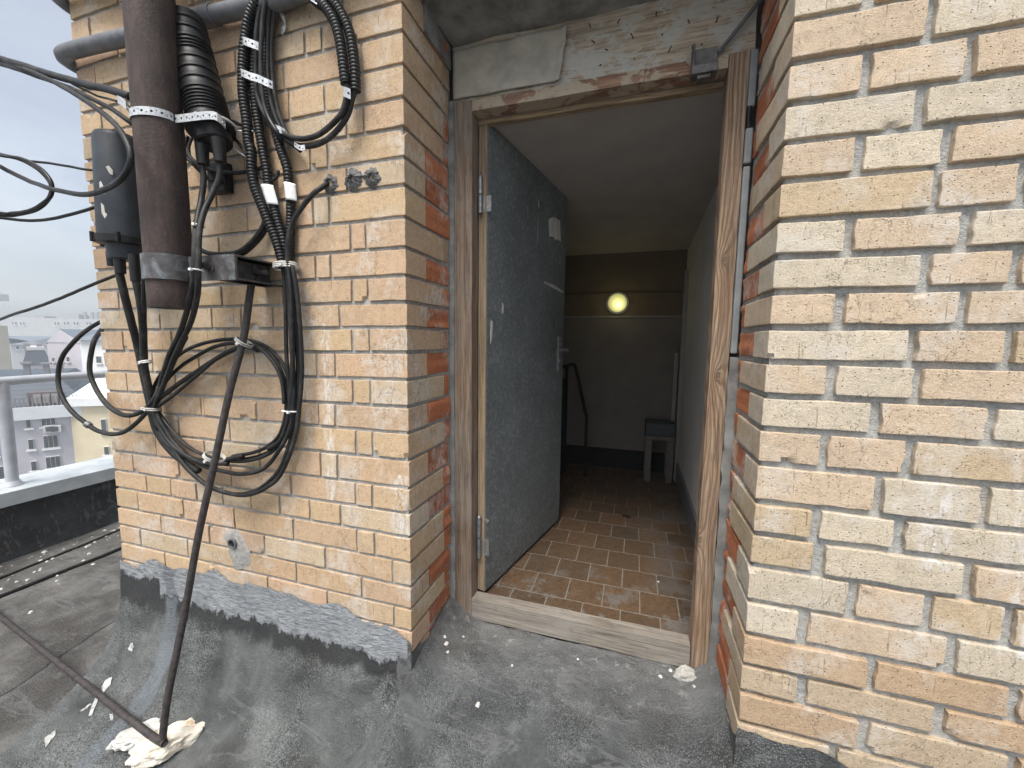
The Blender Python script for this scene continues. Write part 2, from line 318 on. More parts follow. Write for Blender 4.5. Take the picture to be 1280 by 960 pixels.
# ------------------------------------------------------------------ object helpers
def tag(o, label=None, cat=None, group=None, kind=None):
    if label: o['label'] = label
    if cat: o['category'] = cat
    if group: o['group'] = group
    if kind: o['kind'] = kind
    return o
def empty(name, loc, label=None, cat=None, group=None):
    o = bpy.data.objects.new(name, None); col.objects.link(o); o.location = loc; o.empty_display_size = .05
    return tag(o, label, cat, group)
def wloc(o):
    w = Vector(o.location)
    if o.parent: w += wloc(o.parent)+o.matrix_parent_inverse.translation
    return w
class MB:
    def __init__(s): s.v = []; s.f = []; s.mi = []; s.t = []; s.tint = (1, 1, 1)
    def add(s, vs, fs, mi=0):
        o = len(s.v); s.v += [tuple(x) for x in vs]; s.t += [s.tint]*len(vs)
        s.f += [tuple(i+o for i in f) for f in fs]; s.mi += [mi]*len(fs)
    def box(s, a, b, mi=0):
        (x0, y0, z0), (x1, y1, z1) = a, b
        s.add([(x0,y0,z0),(x1,y0,z0),(x1,y1,z0),(x0,y1,z0),(x0,y0,z1),(x1,y0,z1),(x1,y1,z1),(x0,y1,z1)],
              [(0,3,2,1),(4,5,6,7),(0,1,5,4),(1,2,6,5),(2,3,7,6),(3,0,4,7)], mi)
    def obox(s, c, ax, ay, az, mi=0):
        c = Vector(c); ax, ay, az = Vector(ax), Vector(ay), Vector(az)
        vs = [c+ax*i+ay*j+az*k for k in (-1, 1) for j in (-1, 1) for i in (-1, 1)]
        s.add(vs, [(0,2,3,1),(4,5,7,6),(0,1,5,4),(1,3,7,5),(3,2,6,7),(2,0,4,6)], mi)
    def tube(s, pts, rad, seg=10, cap=True, mi=0):
        pts = [Vector(p) for p in pts]; n = len(pts)
        rr = rad if isinstance(rad, (list, tuple)) else [rad]*n
        t = (pts[1]-pts[0]).normalized(); up = Vector((0, 0, 1)) if abs(t.z) < .9 else Vector((1, 0, 0))
        u = t.cross(up).normalized(); vs = []; fs = []
        for i in range(n):
            t = (pts[min(i+1, n-1)]-pts[max(i-1, 0)]).normalized()
            u = (u - t*u.dot(t)).normalized(); w = t.cross(u)
            for k in range(seg):
                a = 2*PI*k/seg; vs.append(pts[i] + (u*math.cos(a)+w*math.sin(a))*rr[i])
        for i in range(n-1):
            for k in range(seg):
                a = i*seg+k; b = i*seg+(k+1) % seg; fs.append((a, b, b+seg, a+seg))
        if cap: fs.append(tuple(range(seg-1, -1, -1))); fs.append(tuple((n-1)*seg+k for k in range(seg)))
        s.add(vs, fs, mi)
    def lathe(s, prof, c, axis=(0, 0, 1), seg=24, mi=0):
        ax = Vector(axis).normalized(); s.tube([Vector(c)+ax*h for h, r in prof], [max(r, 1e-4) for h, r in prof], seg, True, mi) if False else s._lathe(prof, Vector(c), ax, seg, mi)
    def _lathe(s, prof, c, ax, seg, mi):
        u = ax.cross(Vector((0, 1, 0)) if abs(ax.y) < .9 else Vector((1, 0, 0))).normalized(); w = ax.cross(u); vs = []; fs = []
        for h, r in prof:
            for k in range(seg):
                a = 2*PI*k/seg; vs.append(c+ax*h+(u*math.cos(a)+w*math.sin(a))*max(r, 1e-4))
        for i in range(len(prof)-1):
            for k in range(seg):
                a = i*seg+k; b = i*seg+(k+1) % seg; fs.append((a, b, b+seg, a+seg))
        fs.append(tuple(range(seg-1, -1, -1))); fs.append(tuple((len(prof)-1)*seg+k for k in range(seg)))
        s.add(vs, fs, mi)
    def grid(s, fn, nu, nv, mi=0):
        vs = [fn(i/nu, j/nv) for j in range(nv+1) for i in range(nu+1)]
        fs = [(j*(nu+1)+i, j*(nu+1)+i+1, (j+1)*(nu+1)+i+1, (j+1)*(nu+1)+i) for j in range(nv) for i in range(nu)]
        s.add(vs, fs, mi)
    def build(s, name, mats, parent=None, smooth=False, bevel=0, tint=False, sharp=40):
        me = bpy.data.meshes.new(name); me.from_pydata(s.v, [], s.f)
        for q in (mats if isinstance(mats, (list, tuple)) else [mats]): me.materials.append(q)
        me.polygons.foreach_set('material_index', s.mi)
        bm = bmesh.new(); bm.from_mesh(me); bmesh.ops.recalc_face_normals(bm, faces=bm.faces) if not tint else None
        bm.to_mesh(me); bm.free()
        if tint:
            at = me.color_attributes.new('tint', 'FLOAT_COLOR', 'POINT')
            at.data.foreach_set('color', [c for t in s.t for c in (*t, 1)])
        o = bpy.data.objects.new(name, me); col.objects.link(o)
        if smooth:
            me.polygons.foreach_set('use_smooth', [True]*len(me.polygons))
            if sharp < 180: me.set_sharp_from_angle(angle=math.radians(sharp))
        if bevel:
            b = o.modifiers.new('bevel', 'BEVEL'); b.width = bevel; b.segments = 2; b.limit_method = 'ANGLE'
        if parent:
            o.parent = parent
            o.matrix_parent_inverse = Matrix.Translation(-wloc(parent))
        return o
def crom(pts, step=.008):
    P = [Vector(p) for p in pts]; P = [P[0]*2-P[1]] + P + [P[-1]*2-P[-2]]; out = []
    for i in range(1, len(P)-2):
        a, b, c, d = P[i-1:i+3]; n = max(2, int((c-b).length/step))
        for k in range(n):
            t = k/n
            out.append(.5*((2*b)+(c-a)*t+(2*a-5*b+4*c-d)*t*t+(3*b-a-3*c+d)*t**3))
    out.append(P[-2]); return out
def resample(pts, step):
    out = [pts[0].copy()]; acc = 0
    for a, b in zip(pts, pts[1:]):
        L = (b-a).length; p = step-acc
        while p <= L: out.append(a.lerp(b, p/L)); p += step
        acc = (acc+L) % step
    return out
nz = noise.noise

# ------------------------------------------------------------------ the rooftop hut: brick walls with every brick modelled
hut = empty('rooftop_hut', (0.45, 0.3, -1.4), 'yellow brick rooftop hut with an open grey metal door in a worn wooden frame', 'building')

Lp={0:(508.5,409),1:(508.5,440.5),2:(511,475),3:(512,509),4:(512,542),5:(512,576),6:(512,611),7:(512.5,642.5),8:(512.5,672.5),9:(513.7,704),10:(514.4,735),11:(515,762.5),12:(515,790),-1:(508,377),-2:(507,344),-3:(506,309),-4:(505.5,271),-5:(505,231),-6:(504.4,196),-7:(503,158.7),-8:(502.5,121.5),-9:(502,79.5),-10:(500.6,38.5),-11:(500,2)}
Rp={0:(962,409),1:(958,452),2:(955.6,494),3:(952,536),4:(947.5,580),5:(944,627),6:(940,666),7:(932.5,706),8:(930,750),9:(928,791),10:(926,829),11:(923,863),12:(919,900),-1:(966,365),-2:(972.5,321),-3:(976,276),-4:(978,226),-5:(982,178),-6:(987.5,129),-7:(992,77.5),-8:(997.5,24)}
Fp={-1:(126,387.5),0:(127,413),1:(130,439),2:(132.5,464),3:(135.6,489),8:(144,609),9:(145.6,633),10:(149,655),11:(150.6,677.5),12:(153,699)}
zL = {k: onY(*q).z for k, q in Lp.items()}; zR = {k: onY(*q).z for k, q in Rp.items()}; zF = {k: onY(*q).z for k, q in Fp.items()}
dF = sum(zF[k]-zL[k] for k in zF)/len(zF)
for d in (zL, zR):
    for k in range(13, 20): d[k] = d[k-1]-.079
    for k in range(0, -21, -1):
        if k not in d: d[k] = d[k+1]+.0795
for k in range(-20, 20):
    if k not in zF: zF[k] = zL[k]+dF
def zLx(k, x):
    t = min(max(x/XL, 0), 1); return zL[k]*(1-t)+zF[k]*t
Z = {'A':(280,0,5.333),'B':(280,180,5.333),'C':(280,360,5.333),'D':(280,540,5.333),'E':(280,640,5.333),'F':(70,0,5.333),'G':(70,180,5.333),'H':(70,360,5.333),'I':(70,540,5.333),'J':(960,0,4),'K':(960,200,4),'Q':(960,400,4),'M':(920,560,3.556),'N':(900,690,3.368)}
headsL = {'A':[(538,270),(650,240),(850,200),(790,30),(918,400),(80,400),(430,690),(668,640),(845,600),(815,830),(930,800)],
 'B':[(575,90),(690,60),(820,215),(595,460),(700,440),(845,620),(945,600),(612,830),(712,820),(155,500),(215,830)],
 'C':[(855,50),(960,45),(390,60),(770,190),(325,190),(115,200),(855,350),(968,345),(10,340),(618,520),(740,520),(205,520),(858,690),(975,690),(25,680),(632,860),(742,870),(215,840)],
 'D':[(880,90),(990,90),(45,30),(645,220),(757,230),(240,180),(875,410),(990,430),(445,340),(50,320),(570,510),(775,540),(370,480),(178,460),(885,710),(1005,760),(462,640),(72,580),(270,750),(675,830)],
 'E':[(1125,400),(918,510),(482,400),(100,340),(1135,720),(687,570),(290,480)],
 'F':[(217,110),(255,450),(400,210),(440,600),(300,780),(355,880),(960,220),(1195,380),(1090,740)],
 'G':[(1070,350),(1085,670)],
 'H':[(415,70),(1105,60),(690,210),(1040,210),(447,350),(770,350),(1128,340),(950,500),(640,500),(468,620),(795,650),(1148,650),(690,740),(965,790),(490,880),(815,900),(1155,930)],
 'I':[(665,80),(990,110),(510,200),(820,230),(1170,300),(600,340),(765,370),(935,390),(1110,440),(545,450),(850,510),(1190,570),(700,610),(1022,670),(560,690),(875,760),(1220,880),(725,850),(1050,900)]}
headsR = {'J':[(505,10),(815,100),(500,370),(1015,280),(770,530),(460,780),(900,730)],
 'K':[(845,150),(1270,130),(405,380),(995,340),(790,560),(1245,540),(360,750),(975,750)],
 'Q':[(722,140),(1200,160),(318,310),(750,340),(535,510),(1115,550),(285,660),(705,710),(555,880),(1090,930)],
 'M':[(355,340),(725,410),(370,510),(1035,610),(522,680),(860,740),(1215,810),(300,810),(968,910)],
 'N':[(645,510),(345,570),(935,690),(605,760),(1250,880)]}
def collect(heads, zfun, lo, hi):
    c = {k: [] for k in range(-19, 20)}
    for zid, L in heads.items():
        ox, oy, s = Z[zid]
        for x, y in L:
            p = onY(ox+x/s, oy+y/s)
            for k in range(-19, 20):
                if zfun(k, p.x) < p.z <= zfun(k-1, p.x): c[k].append(p.x)
    for k in c:
        xs = sorted(c[k]); out = []
        for x in xs:
            if x-lo < .05 or hi-x < .05: continue
            if out and x-out[-1] < .035: continue
            out.append(x)
        b = [lo]+out+[hi]; res = []
        for a, d in zip(b, b[1:]):
            n = max(1, round((d-a)/.25)) if d-a > .34 else 1
            off = random.uniform(-.06, .06) if n > 1 and not out else 0
            res += [a+(d-a)*i/n+(off if 0 < i < n else 0) for i in range(n)]
        c[k] = res+[hi]
    return c
cl = collect(headsL, zLx, XL, 0.0)
zRx = lambda k, x: zR[k]
cr = collect(headsR, zRx, W, 2.6)

def edge_params(n, e):
    return [0, e*.5, e] + [e+(1-2*e)*i/n for i in range(1, n)] + [1-e, 1-e*.5, 1]
def brick(B, x0, x1, y0, y1, zb, zt, tint, seed, r=.0013, chip=1.0, dens=1.0, rough=1.0):
    """zb/zt are callables of x; faces -x,+x,-y,+-z are built, edges worn round and slightly irregular"""
    B.tint = tint
    lx, ly = x1-x0, y1-y0
    ry = min(.35, .003/ly)
    rx = min(.3, .003/lx); rz = .045; U = edge_params(max(2, int(lx/.013*dens)), rx); V = edge_params(max(2, int(ly/.03*dens)), ry); Wz = edge_params(max(2, int(5*dens)), rz)
    if ly > .2 and dens < .8: V = edge_params(3, ry)
    bites = []
    rnd = random.Random(seed)
    if rnd.random() < .16*chip:
        for _ in range(rnd.choice((1, 1, 2))):
            bx = rnd.choice((0, 1, rnd.random())); bz = rnd.choice((0, 1)); bites.append((x0+lx*bx, bz, rnd.uniform(.006, .018)))
    sv = Vector((seed*1.37 % 50, seed*.71 % 50, seed*2.13 % 50)); idx = {}; vs = []; fs = []
    def vert(u, v, w):
        key = (round(u, 5), round(v, 5), round(w, 5))
        if key in idx: return idx[key]
        x = x0+lx*u; y = y0+ly*v; b, t = zb(x), zt(x); z = b+(t-b)*w
        p = Vector((x, y, z)); q0 = p*1.0
        rr = r*(1+.9*nz(p*30+sv))
        c = Vector((min(max(x, x0+rr), x1-rr), max(y, y0+rr), min(max(z, b+rr), t-rr)))
        d = p-c
        if d.length > 1e-7: p = c+d*(rr/max(d.length, rr)) if d.length > rr else p
        a = noise.noise_vector(q0*9+sv)*.0013*rough + noise.noise_vector(q0*38+sv)*.0008*rough + noise.noise_vector(q0*110+sv)*.0007
        if lx > 1e-6: p.x += (rough-.85)*.011*nz(Vector((seed*3.1, q0.z*38, (u > .5)*9+seed)))*max(0, 1-min(u, 1-u)*lx/.02)*(0 if x0 in (W,) and u < .1 else 1)*(1 if x1 < -.001 or x0 > W else 0)
        p = p+a
        if y < y0+.02:
            for bx, bz, br in bites:
                dd = math.hypot(x-bx, z-(b if bz == 0 else t))
                if dd < br: p.y += .014*min(1, (1-dd/br)*2.2)
        idx[key] = len(vs); vs.append(p); return idx[key]
    def quadgrid(A, Bq, f):
        for i in range(len(A)-1):
            for j in range(len(Bq)-1):
                fs.append((f(A[i], Bq[j]), f(A[i+1], Bq[j]), f(A[i+1], Bq[j+1]), f(A[i], Bq[j+1])))
    quadgrid(U, Wz, lambda a, b: vert(a, 0, b))
    quadgrid(V, Wz, lambda a, b: vert(1, a, b))
    quadgrid(list(reversed(V)), Wz, lambda a, b: vert(0, a, b))
    quadgrid(U, V, lambda a, b: vert(a, b, 1))
    quadgrid(U, list(reversed(V)), lambda a, b: vert(a, b, 0))
    B.add(vs, fs, 0)

def tintL(rnd):
    v = rnd.uniform(.93, 1.06); k = rnd.random()
    if k < .12: c = (.51, .40, .275)
    elif k < .14: c = (.46, .33, .21)
    else: c = (.520+rnd.uniform(-.008, .008), .374+rnd.uniform(-.008, .008), .242+rnd.uniform(-.012, .012))
    return tuple(x*v for x in c)
def tintR(rnd):
    v = rnd.uniform(.94, 1.05); k = rnd.random()
    if k < .30: c = (.55, .475, .365)
    elif k < .45: c = (.50, .39, .26)
    else: c = (.54, .425, .305)
    return tuple(x*v for x in c)
def tintRed(rnd):
    v = rnd.uniform(.8, 1.1)
    return (.46*v, .165*v, .078*v)
def tintSide(rnd, red=False):
    v = rnd.uniform(.85, 1.08); return tuple(x*v for x in rnd.choice(((.44, .335, .22), (.43, .35, .26), (.42, .315, .205))))

rnd = random.Random(3)
BL = MB(); sd = 1
Zlow, Ztop = -1.10, 1.50
for k in range(-18, 15):
    xs = cl[k]
    g = .0056
    zb = lambda x, k=k: zLx(k, x)+g+.0008*nz(Vector((x*9, k*3.1, 0)))
    zt = lambda x, k=k: zLx(k-1, x)-g
    if zb(0) < Zlow-.1 or zt(0) > Ztop+.05: continue
    for i, (a, b) in enumerate(zip(xs, xs[1:])):
        sd += 1
        last = i == len(xs)-2; first = i == 0
        ln = b-a
        y1 = .115
        if last: y1 = .115 if ln > .18 else rnd.uniform(.222, .235)
        if first: y1 = .115 if ln > .18 else .243
        brick(BL, a+(0 if first else .0042), b-(0 if last else .0042), rnd.uniform(-.0018, .0018), y1, zb, zt, tintL(rnd), sd, dens=1.0)
        if last:                                   # the reveal behind the corner brick: clay brick and stubs
            r2 = FY-.012
            ys = y1+.009
            xx0, xx1 = -.11, rnd.uniform(-.006, -.001)
            if ys < r2-.02:
                if y1 < .2: t = tintRed(rnd) if True else (.10, .085, .075)
                else: t = tintRed(rnd) if rnd.random() < .7 else tintSide(rnd)
                if zL[k] < -.62: t = tintRed(rnd)
                if abs(zL[k]+.56) < .05 and y1 < .2: t = (.09, .075, .07)
                sd += 1; brick(BL, xx0, xx1, ys, r2+rnd.uniform(-.012, .002), zb, zt, t, sd, r=.003, rough=1.4, dens=1.2)
        if first:
            yy = y1+.009
            while yy < 2.2:                        # the hut's far side
                sd += 1; brick(BL, XL, XL+.11, yy, min(yy+.24, 2.25), zb, zt, tintL(rnd), sd, dens=.5); yy += .25
BL.tint = (1, 1, 1)
rec = .0062
def mort(y):
    def f(u, v):
        x = XL+.007+(-.007-XL-.007)*u; z = -1.25+(1.6+1.25)*v; p = Vector((x, 0, z))
        return (x, y+.0022*nz(p*22)+.0016*nz(p*70), z)
    return f
BL.grid(mort(rec), 150, 270, 1)
BL.grid(lambda u, v: (-.0085+.0018*nz(Vector((9, u*8, v*60)))+.0018*nz(Vector((3, u*30, v*180))), rec+(.3-rec)*u, -1.25+2.85*v), 22, 270, 1)
BL.grid(lambda u, v: (XL+.0065, 2.25-(2.25-rec)*u, -1.25+2.85*v), 4, 4, 1)
left_wall = BL.build('brick_wall', [M['brickL'], M['mortarL']], hut, smooth=True, tint=True, sharp=32)

BR = MB(); rnd = random.Random(5)
for k in range(-18, 15):
    xs = cr[k]; g = .0073
    zb = lambda x, k=k: zR[k]+g+.0012*nz(Vector((x*9, k*3.1, 7)))
    zt = lambda x, k=k: zR[k-1]-g+.0012*nz(Vector((x*8, k*2.1, 3)))
    if zR[k] < -1.2 or zR[k-1] > Ztop+.05: continue
    for i, (a, b) in enumerate(zip(xs, xs[1:])):
        sd += 1; first = i == 0; ln = b-a
        y1 = .115 if (not first or ln > .19) else rnd.uniform(.215, .235)
        hj = rnd.uniform(.0075, .0115)
        t = tintR(rnd)
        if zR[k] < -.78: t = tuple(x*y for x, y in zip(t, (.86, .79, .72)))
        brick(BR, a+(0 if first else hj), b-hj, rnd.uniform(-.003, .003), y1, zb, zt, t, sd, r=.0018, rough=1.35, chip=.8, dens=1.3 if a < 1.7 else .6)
        if first:
            ys = y1+.009; r2 = FY-.01
            if ys < r2-.03:
                t = tintRed(rnd) if (y1 < .2 and rnd.random() < .96) or rnd.random() < .75 else tintSide(rnd)
                sd += 1; brick(BR, W+rnd.uniform(.001, .007), W+.11, ys, r2+rnd.uniform(-.015, 0), zb, zt, t, sd, r=.003, rough=1.5, dens=1.2)
BR.tint = (1, 1, 1)
def mortR(u, v):
    x = W+.008+(2.6-W)*u; z = -1.25+2.85*v; p = Vector((x, 3, z))
    return (x, .0125+.003*nz(p*20)+.0025*nz(p*65), z)
BR.grid(mortR, 190, 270, 1)
BR.grid(lambda u, v: (W+.0105+.003*nz(Vector((5, u*9, v*60)))+.002*nz(Vector((1, u*30, v*170))), .3-(.3-.0095)*u, -1.25+2.85*v), 22, 270, 1)
for k in range(-18, -11):                           # courses over the lintel slab, above the picture
    if zR[k] < 1.09 or zR[k-1] > Ztop+.05: continue
    x = -.06*(k % 2)
    while x < W:
        sd += 1; brick(BR, max(x, .0)+.006, min(x+.25, W)-.006, 0, .11, lambda q, k=k: zR[k]+.006, lambda q, k=k: zR[k-1]-.006, tintR(rnd), sd, dens=.5); x += .255
BR.box((0, .012, 1.08), (W, .3, 1.6), 1)
right_wall = BR.build('brick_wall', [M['brickR'], M['mortarR']], hut, smooth=True, tint=True, sharp=32)
right_wall['label'] = 'paler brick wall with deep grey joints right of the doorway'
left_wall['label'] = 'ochre brick pier left of the doorway, hung with cables'

def rough_box(name, a, b, m, parent, amp=.004, freq=14, res=.03, bev=0):
    B = MB(); B.box(a, b); o = B.build(name, m, parent)
    bm = bmesh.new(); bm.from_mesh(o.data)
    L = max(y-x for x, y in zip(a, b)); 
    for ax in range(3):
        n = int((b[ax]-a[ax])/res)
        for i in range(1, n+1):
            co = [0, 0, 0]; no = [0, 0, 0]; co[ax] = a[ax]+(b[ax]-a[ax])*i/(n+1); no[ax] = 1
            bmesh.ops.bisect_plane(bm, geom=bm.verts[:]+bm.edges[:]+bm.faces[:], plane_co=co, plane_no=no)
    for v in bm.verts: v.co += noise.noise_vector(v.co*freq)*amp + noise.noise_vector(v.co*freq*3.3)*amp*.35
    for f in bm.faces: f.smooth = True
    bm.to_mesh(o.data); bm.free(); o.data.set_sharp_from_angle(angle=math.radians(45))
    return o
rough_box('soffit', (.004, .005, .945), (W-.004, .75, 1.075), M['concrete'], hut, .006, 7, .03)
# rough plaster on the reveals just under the slab
rough_box('plaster_fillet', (-.03, .118, .875), (.002, .30, .95), M['concrete'], hut, .010, 16, .02)
MBx = MB(); MBx.box((XL-.05, -.08, 1.52), (2.65, 2.4, 1.66)); MBx.build('roof_slab', M['concrete'], hut)

# lintel board with a flaking painted patch and stray nails
board = rough_box('lintel_board', (.006, FY+.004, .768), (W-.006, FY+.05, .95), M['board'], hut, .0022, 20, .02)
B = MB()
def patch(u, v):
    xr = .374+.020*v+.010*nz(Vector((v*5, 0, 2)))+.004*nz(Vector((v*23, 0, 2)))
    x = .012+(xr-.012)*u
    return (x, FY-.003-.002*nz(Vector((x*14, v*3, 0)))-(.006 if u > .97 else 0), .774+(.925-.774)*v+.004*nz(Vector((x*12, 4, v))))
B.grid(patch, 40, 16)
pp = B.build('paint_patch', M['plaster'], board, smooth=True, sharp=180)
sol = pp.modifiers.new('thick', 'SOLIDIFY'); sol.thickness = .004; sol.offset = -1
rn = random.Random(11)
for (x, y) in ((738,34),(772,28),(820,20),(862,28),(895,28),(760,62),(792,48),(827,42),(835,66),(865,60),(752,80),(793,72),(878,55),(744,53)):
    p = onY(x, y, FY+.003); d = Vector((rn.uniform(-.6, .6), -1.1, rn.uniform(-1, .5))).normalized()
    B = MB(); B.tube([p+Vector((0, .006, 0)), p+d*.008, p+d*.02], [.0016, .0015, .0013], 6); B.build('nail', M['nail'], board, smooth=True)

# door frame: jambs, head and threshold
frame = empty('door_frame', (0, 0, 0)); frame.parent = hut; frame.matrix_parent_inverse = Matrix.Translation(-hut.location)
frame.location = (0, 0, 0)
def fpart(name, a, b, m, lab=None, bev=.003):
    o = rough_box(name, a, b, m, None, .0012, 9, .05); o.parent = frame
    if lab: o['label'] = lab
    return o
fpart('jamb', (.012, FY, -1.10), (.078, FY+.055, .766), M['jambL'])
M['rebatewood'] = wood_mat('ochre_rebate', (.34, .25, .15), (.2, .14, .085), grey=.1, axis='x')
fpart('jamb', (.846, FY-.004, -1.09), (.896, FY+.052, .764), M['jambR'], 'strongly grained pine jamb')
fpart('head_rail', (.080, FY-.003, .729), (.844, FY+.05, .764), M['headwood'])
fpart('rebate', (.080, FY+.052, .711), (.844, FY+.075, .728), M['rebatewood'])
fpart('threshold', (.080, FY-.002, -1.083), (.844, FY+.05, -1.004), M['sill'])

# mortar and conduit strip between the right jamb and the brickwork
rough_box('mortar_strip', (.897, FY-.012, -1.09), (.925, FY+.05, -.07), M['concrete'], hut, .005, 22, .02)
rough_box('mortar_strip', (-.01, FY-.006, -1.09), (.0125, FY+.05, .77), M['concrete'], hut, .0025, 22, .03)
B = MB(); B.box((.898, FY-.012, -.06), (.916, FY+.01, .46)); B.box((.8975, FY-.013, .467), (.9165, FY+.01, .56)); B.box((.898, FY-.004, .62), (.918, FY+.02, .765))
B.build('conduit_duct', simple('grey_duct', (.25, .265, .27), (.18, .19, .195), 14, .5, 0, .1), hut, bevel=.004)
B = MB(); B.tube(crom([(.907, FY, .56), (.905, FY+.002, .60), (.908, FY+.004, .63)]), .006, 8); B.build('duct_cable', M['black2'], hut, smooth=True)

# the door leaf, swung inwards
h0 = Vector((.112, .352, 0)); h1 = Vector((.268, 1.082, 0)); ux = (h1-h0).normalized(); un = Vector((ux.y, -ux.x, 0)); zb0, zt0 = -1.005, .716
door = empty('door', (0, 0, 0)); door.parent = hut; door.matrix_parent_inverse = Matrix.Translation(-hut.location)
def dpart(B, name, m, **k):
    o = B.build(name, m, None, **k); o.parent = door; return o
Ld = (h1-h0).length; TH = .036
mid = (h0+h1)/2 - un*(TH/2)
B = MB(); B.obox(mid+Vector((0, 0, (zb0+zt0)/2)), ux*(Ld/2), un*(TH/2), Vector((0, 0, (zt0-zb0)/2)))
dpart(B, 'metal_leaf', M['door'], bevel=.002)
B = MB(); B.obox(h0-ux*.0025-un*(TH/2-.001)+Vector((0, 0, (zb0+zt0)/2)), ux*.0022, un*(TH/2-.002), Vector((0, 0, (zt0-zb0)/2-.003)))
dpart(B, 'edge_strip', M['edgewood'])
def ondoor(x, y, off=.0015):
    return onPlane(x, y, h0+un*off, un)
def flake(name, pts, m, off=.0018):
    vs = [ondoor(x, y, off) for x, y in pts]; B = MB(); n = len(vs)
    B.add(vs+[v-un*.0012 for v in vs], [tuple(range(n))]+[(i, (i+1) % n, (i+1) % n+n, i+n) for i in range(n)])
    return dpart(B, name, m)
flake('paper_remnant', [(686,274),(692,271),(700,276),(701,302),(697,299),(695,300),(691,295),(687,296)], M['paper'])
flake('paint_scrape', [(628,378),(630,382),(629,392),(627.5,391)], M['offwhite'])
flake('paint_scrape', [(614,400),(616,402),(615.5,420),(613.5,430),(613,418)], M['offwhite'])
flake('paint_scrape', [(680,352),(692,356),(704,364),(703,366),(690,359),(681,354)], M['offwhite'])
flake('paint_scrape', [(673,250),(674,250),(674,260),(673,258)], M['offwhite'])
flake('paint_scrape', [(606,648),(612,650),(609,654)], M['offwhite'])
# lever handle on a long plate
pc = ondoor(699, 442); pt = ondoor(698, 421); pb = ondoor(698.5, 464)
hp = (pt+pb)/2
B = MB(); B.obox(hp+un*.004, ux*.017, un*.004, Vector((0, 0, (pt.z-pb.z)/2)))
B.tube([hp+un*.005+Vector((0, 0, .02)), hp+un*.045+Vector((0, 0, .02))], .009, 12)
B.tube(crom([hp+un*.042+Vector((0, 0, .02)), hp+un*.050-ux*.01+Vector((0, 0, .02)), hp+un*.048-ux*.06+Vector((0, 0, .021)), hp+un*.040-ux*.115+Vector((0, 0, .016))]), .0085, 10)
B.lathe([(0, .011), (.006, .011), (.007, .009)], hp+un*.007+Vector((0, 0, -.035)), un, 14)
dpart(B, 'lever_handle', M['steel'], smooth=True)
for (yt, ybt) in ((222, 268), (645, 695)):
    a = onY(595, yt, .349); b = onY(595, ybt, .349); x = .090
    B = MB(); zc = (a.z+b.z)/2; hh = (a.z-b.z)/2
    for s in (-1, 1): B.tube([(x, .341, zc+s*.002), (x, .341, zc+s*hh)], .0075, 12)
    B.lathe([(0, .0085), (.006, .006), (.009, .001)], (x, .341, zc+hh), (0, 0, 1), 12)
    B.box((x, .349, zc-hh*.9), (.128, .3505, zc-.002)); B.box((x-.012, .3455, zc+.002), (x, .3475, zc+hh*.9))
    dpart(B, 'hinge', M['steel'], smooth=True)

# closer bracket left on the head of the frame
p = onY(880, 88, FY-.02)
br = empty('bracket', (0, 0, 0)); br.parent = hut; br.matrix_parent_inverse = Matrix.Translation(-hut.location); br.name = 'closer_bracket'
B = MB(); B.box((p.x-.034, FY-.042, .705), (p.x+.032, FY-.004, .728)); B.box((p.x-.034, FY-.012, .730), (p.x+.034, FY-.004, .785)); B.obox((p.x-.030, FY-.026, .752), (.003, 0, 0), (0, .018, .0), (0, 0, .028))
B.box((p.x-.018, FY-.036, .694), (p.x+.016, FY-.008, .704))
o = B.build('bracket_plate', simple('bracket_metal', (.16, .155, .15), (.07, .06, .055), 30, .6, .4, .3), None, bevel=.002); o.parent = br
p2 = onY(915, 30, FY-.01); p3 = onY(940, 2, FY-.03)
B = MB(); B.tube([onY(897, 66, FY-.012), onY(903, 60, FY-.012), onY(944, 8, FY-.02), onY(956, -8, FY-.022)], .0055, 8); o = B.build('closer_rod', M['greypipe'], None, smooth=True); o.parent = br

# ------------------------------------------------------------------ corridor behind the door
FZ = -1.02; BY = 2.19; RX = .962
def wall(name, a, b, m): B = MB(); B.box(a, b); return B.build(name, m, hut)
M['trim'] = simple('dull_trim', (.24, .225, .20), (.2, .188, .17), 20, .7)
wall('tile_floor', (.115, FY+.05, FZ-.06), (RX+.02, BY+.01, FZ), M['tile'])
wall('tile_floor', (-.75, FY+.05, FZ-.06), (.114, 1.30, FZ), M['tile'])
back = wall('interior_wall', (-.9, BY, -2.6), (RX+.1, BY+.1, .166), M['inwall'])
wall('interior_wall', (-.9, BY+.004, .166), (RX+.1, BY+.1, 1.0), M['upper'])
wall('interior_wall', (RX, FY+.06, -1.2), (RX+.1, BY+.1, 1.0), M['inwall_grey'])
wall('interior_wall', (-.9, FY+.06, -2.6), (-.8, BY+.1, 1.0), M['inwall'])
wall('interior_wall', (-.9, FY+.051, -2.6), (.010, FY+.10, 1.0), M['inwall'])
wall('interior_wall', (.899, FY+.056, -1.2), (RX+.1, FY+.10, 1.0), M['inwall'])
B = MB(); B.grid(lambda u, v: (-.9+2.0*u, FY+.055+(BY+.05-FY-.055)*v, .790-.085*v), 2, 2); o = B.build('ceiling', M['inceil'], hut); s = o.modifiers.new('t', 'SOLIDIFY'); s.thickness = .06; s.offset = -1
wall('ceiling_trim', (0, FY+.055, .80), (W, FY+.13, .94), M['concrete'])
sk = wall('skirting', (.12, BY-.018, FZ), (RX-.01, BY-.002, FZ+.15), M['dark'])
wall('skirting', (RX-.014, FY+.11, FZ), (RX-.001, BY-.02, FZ+.13), simple('grey_skirting', (.15, .15, .155), (.11, .11, .115), 20, .7))
wall('wall_trim', (-.8, BY-.012, .163), (RX-.002, BY-.001, .174), M['trim'])
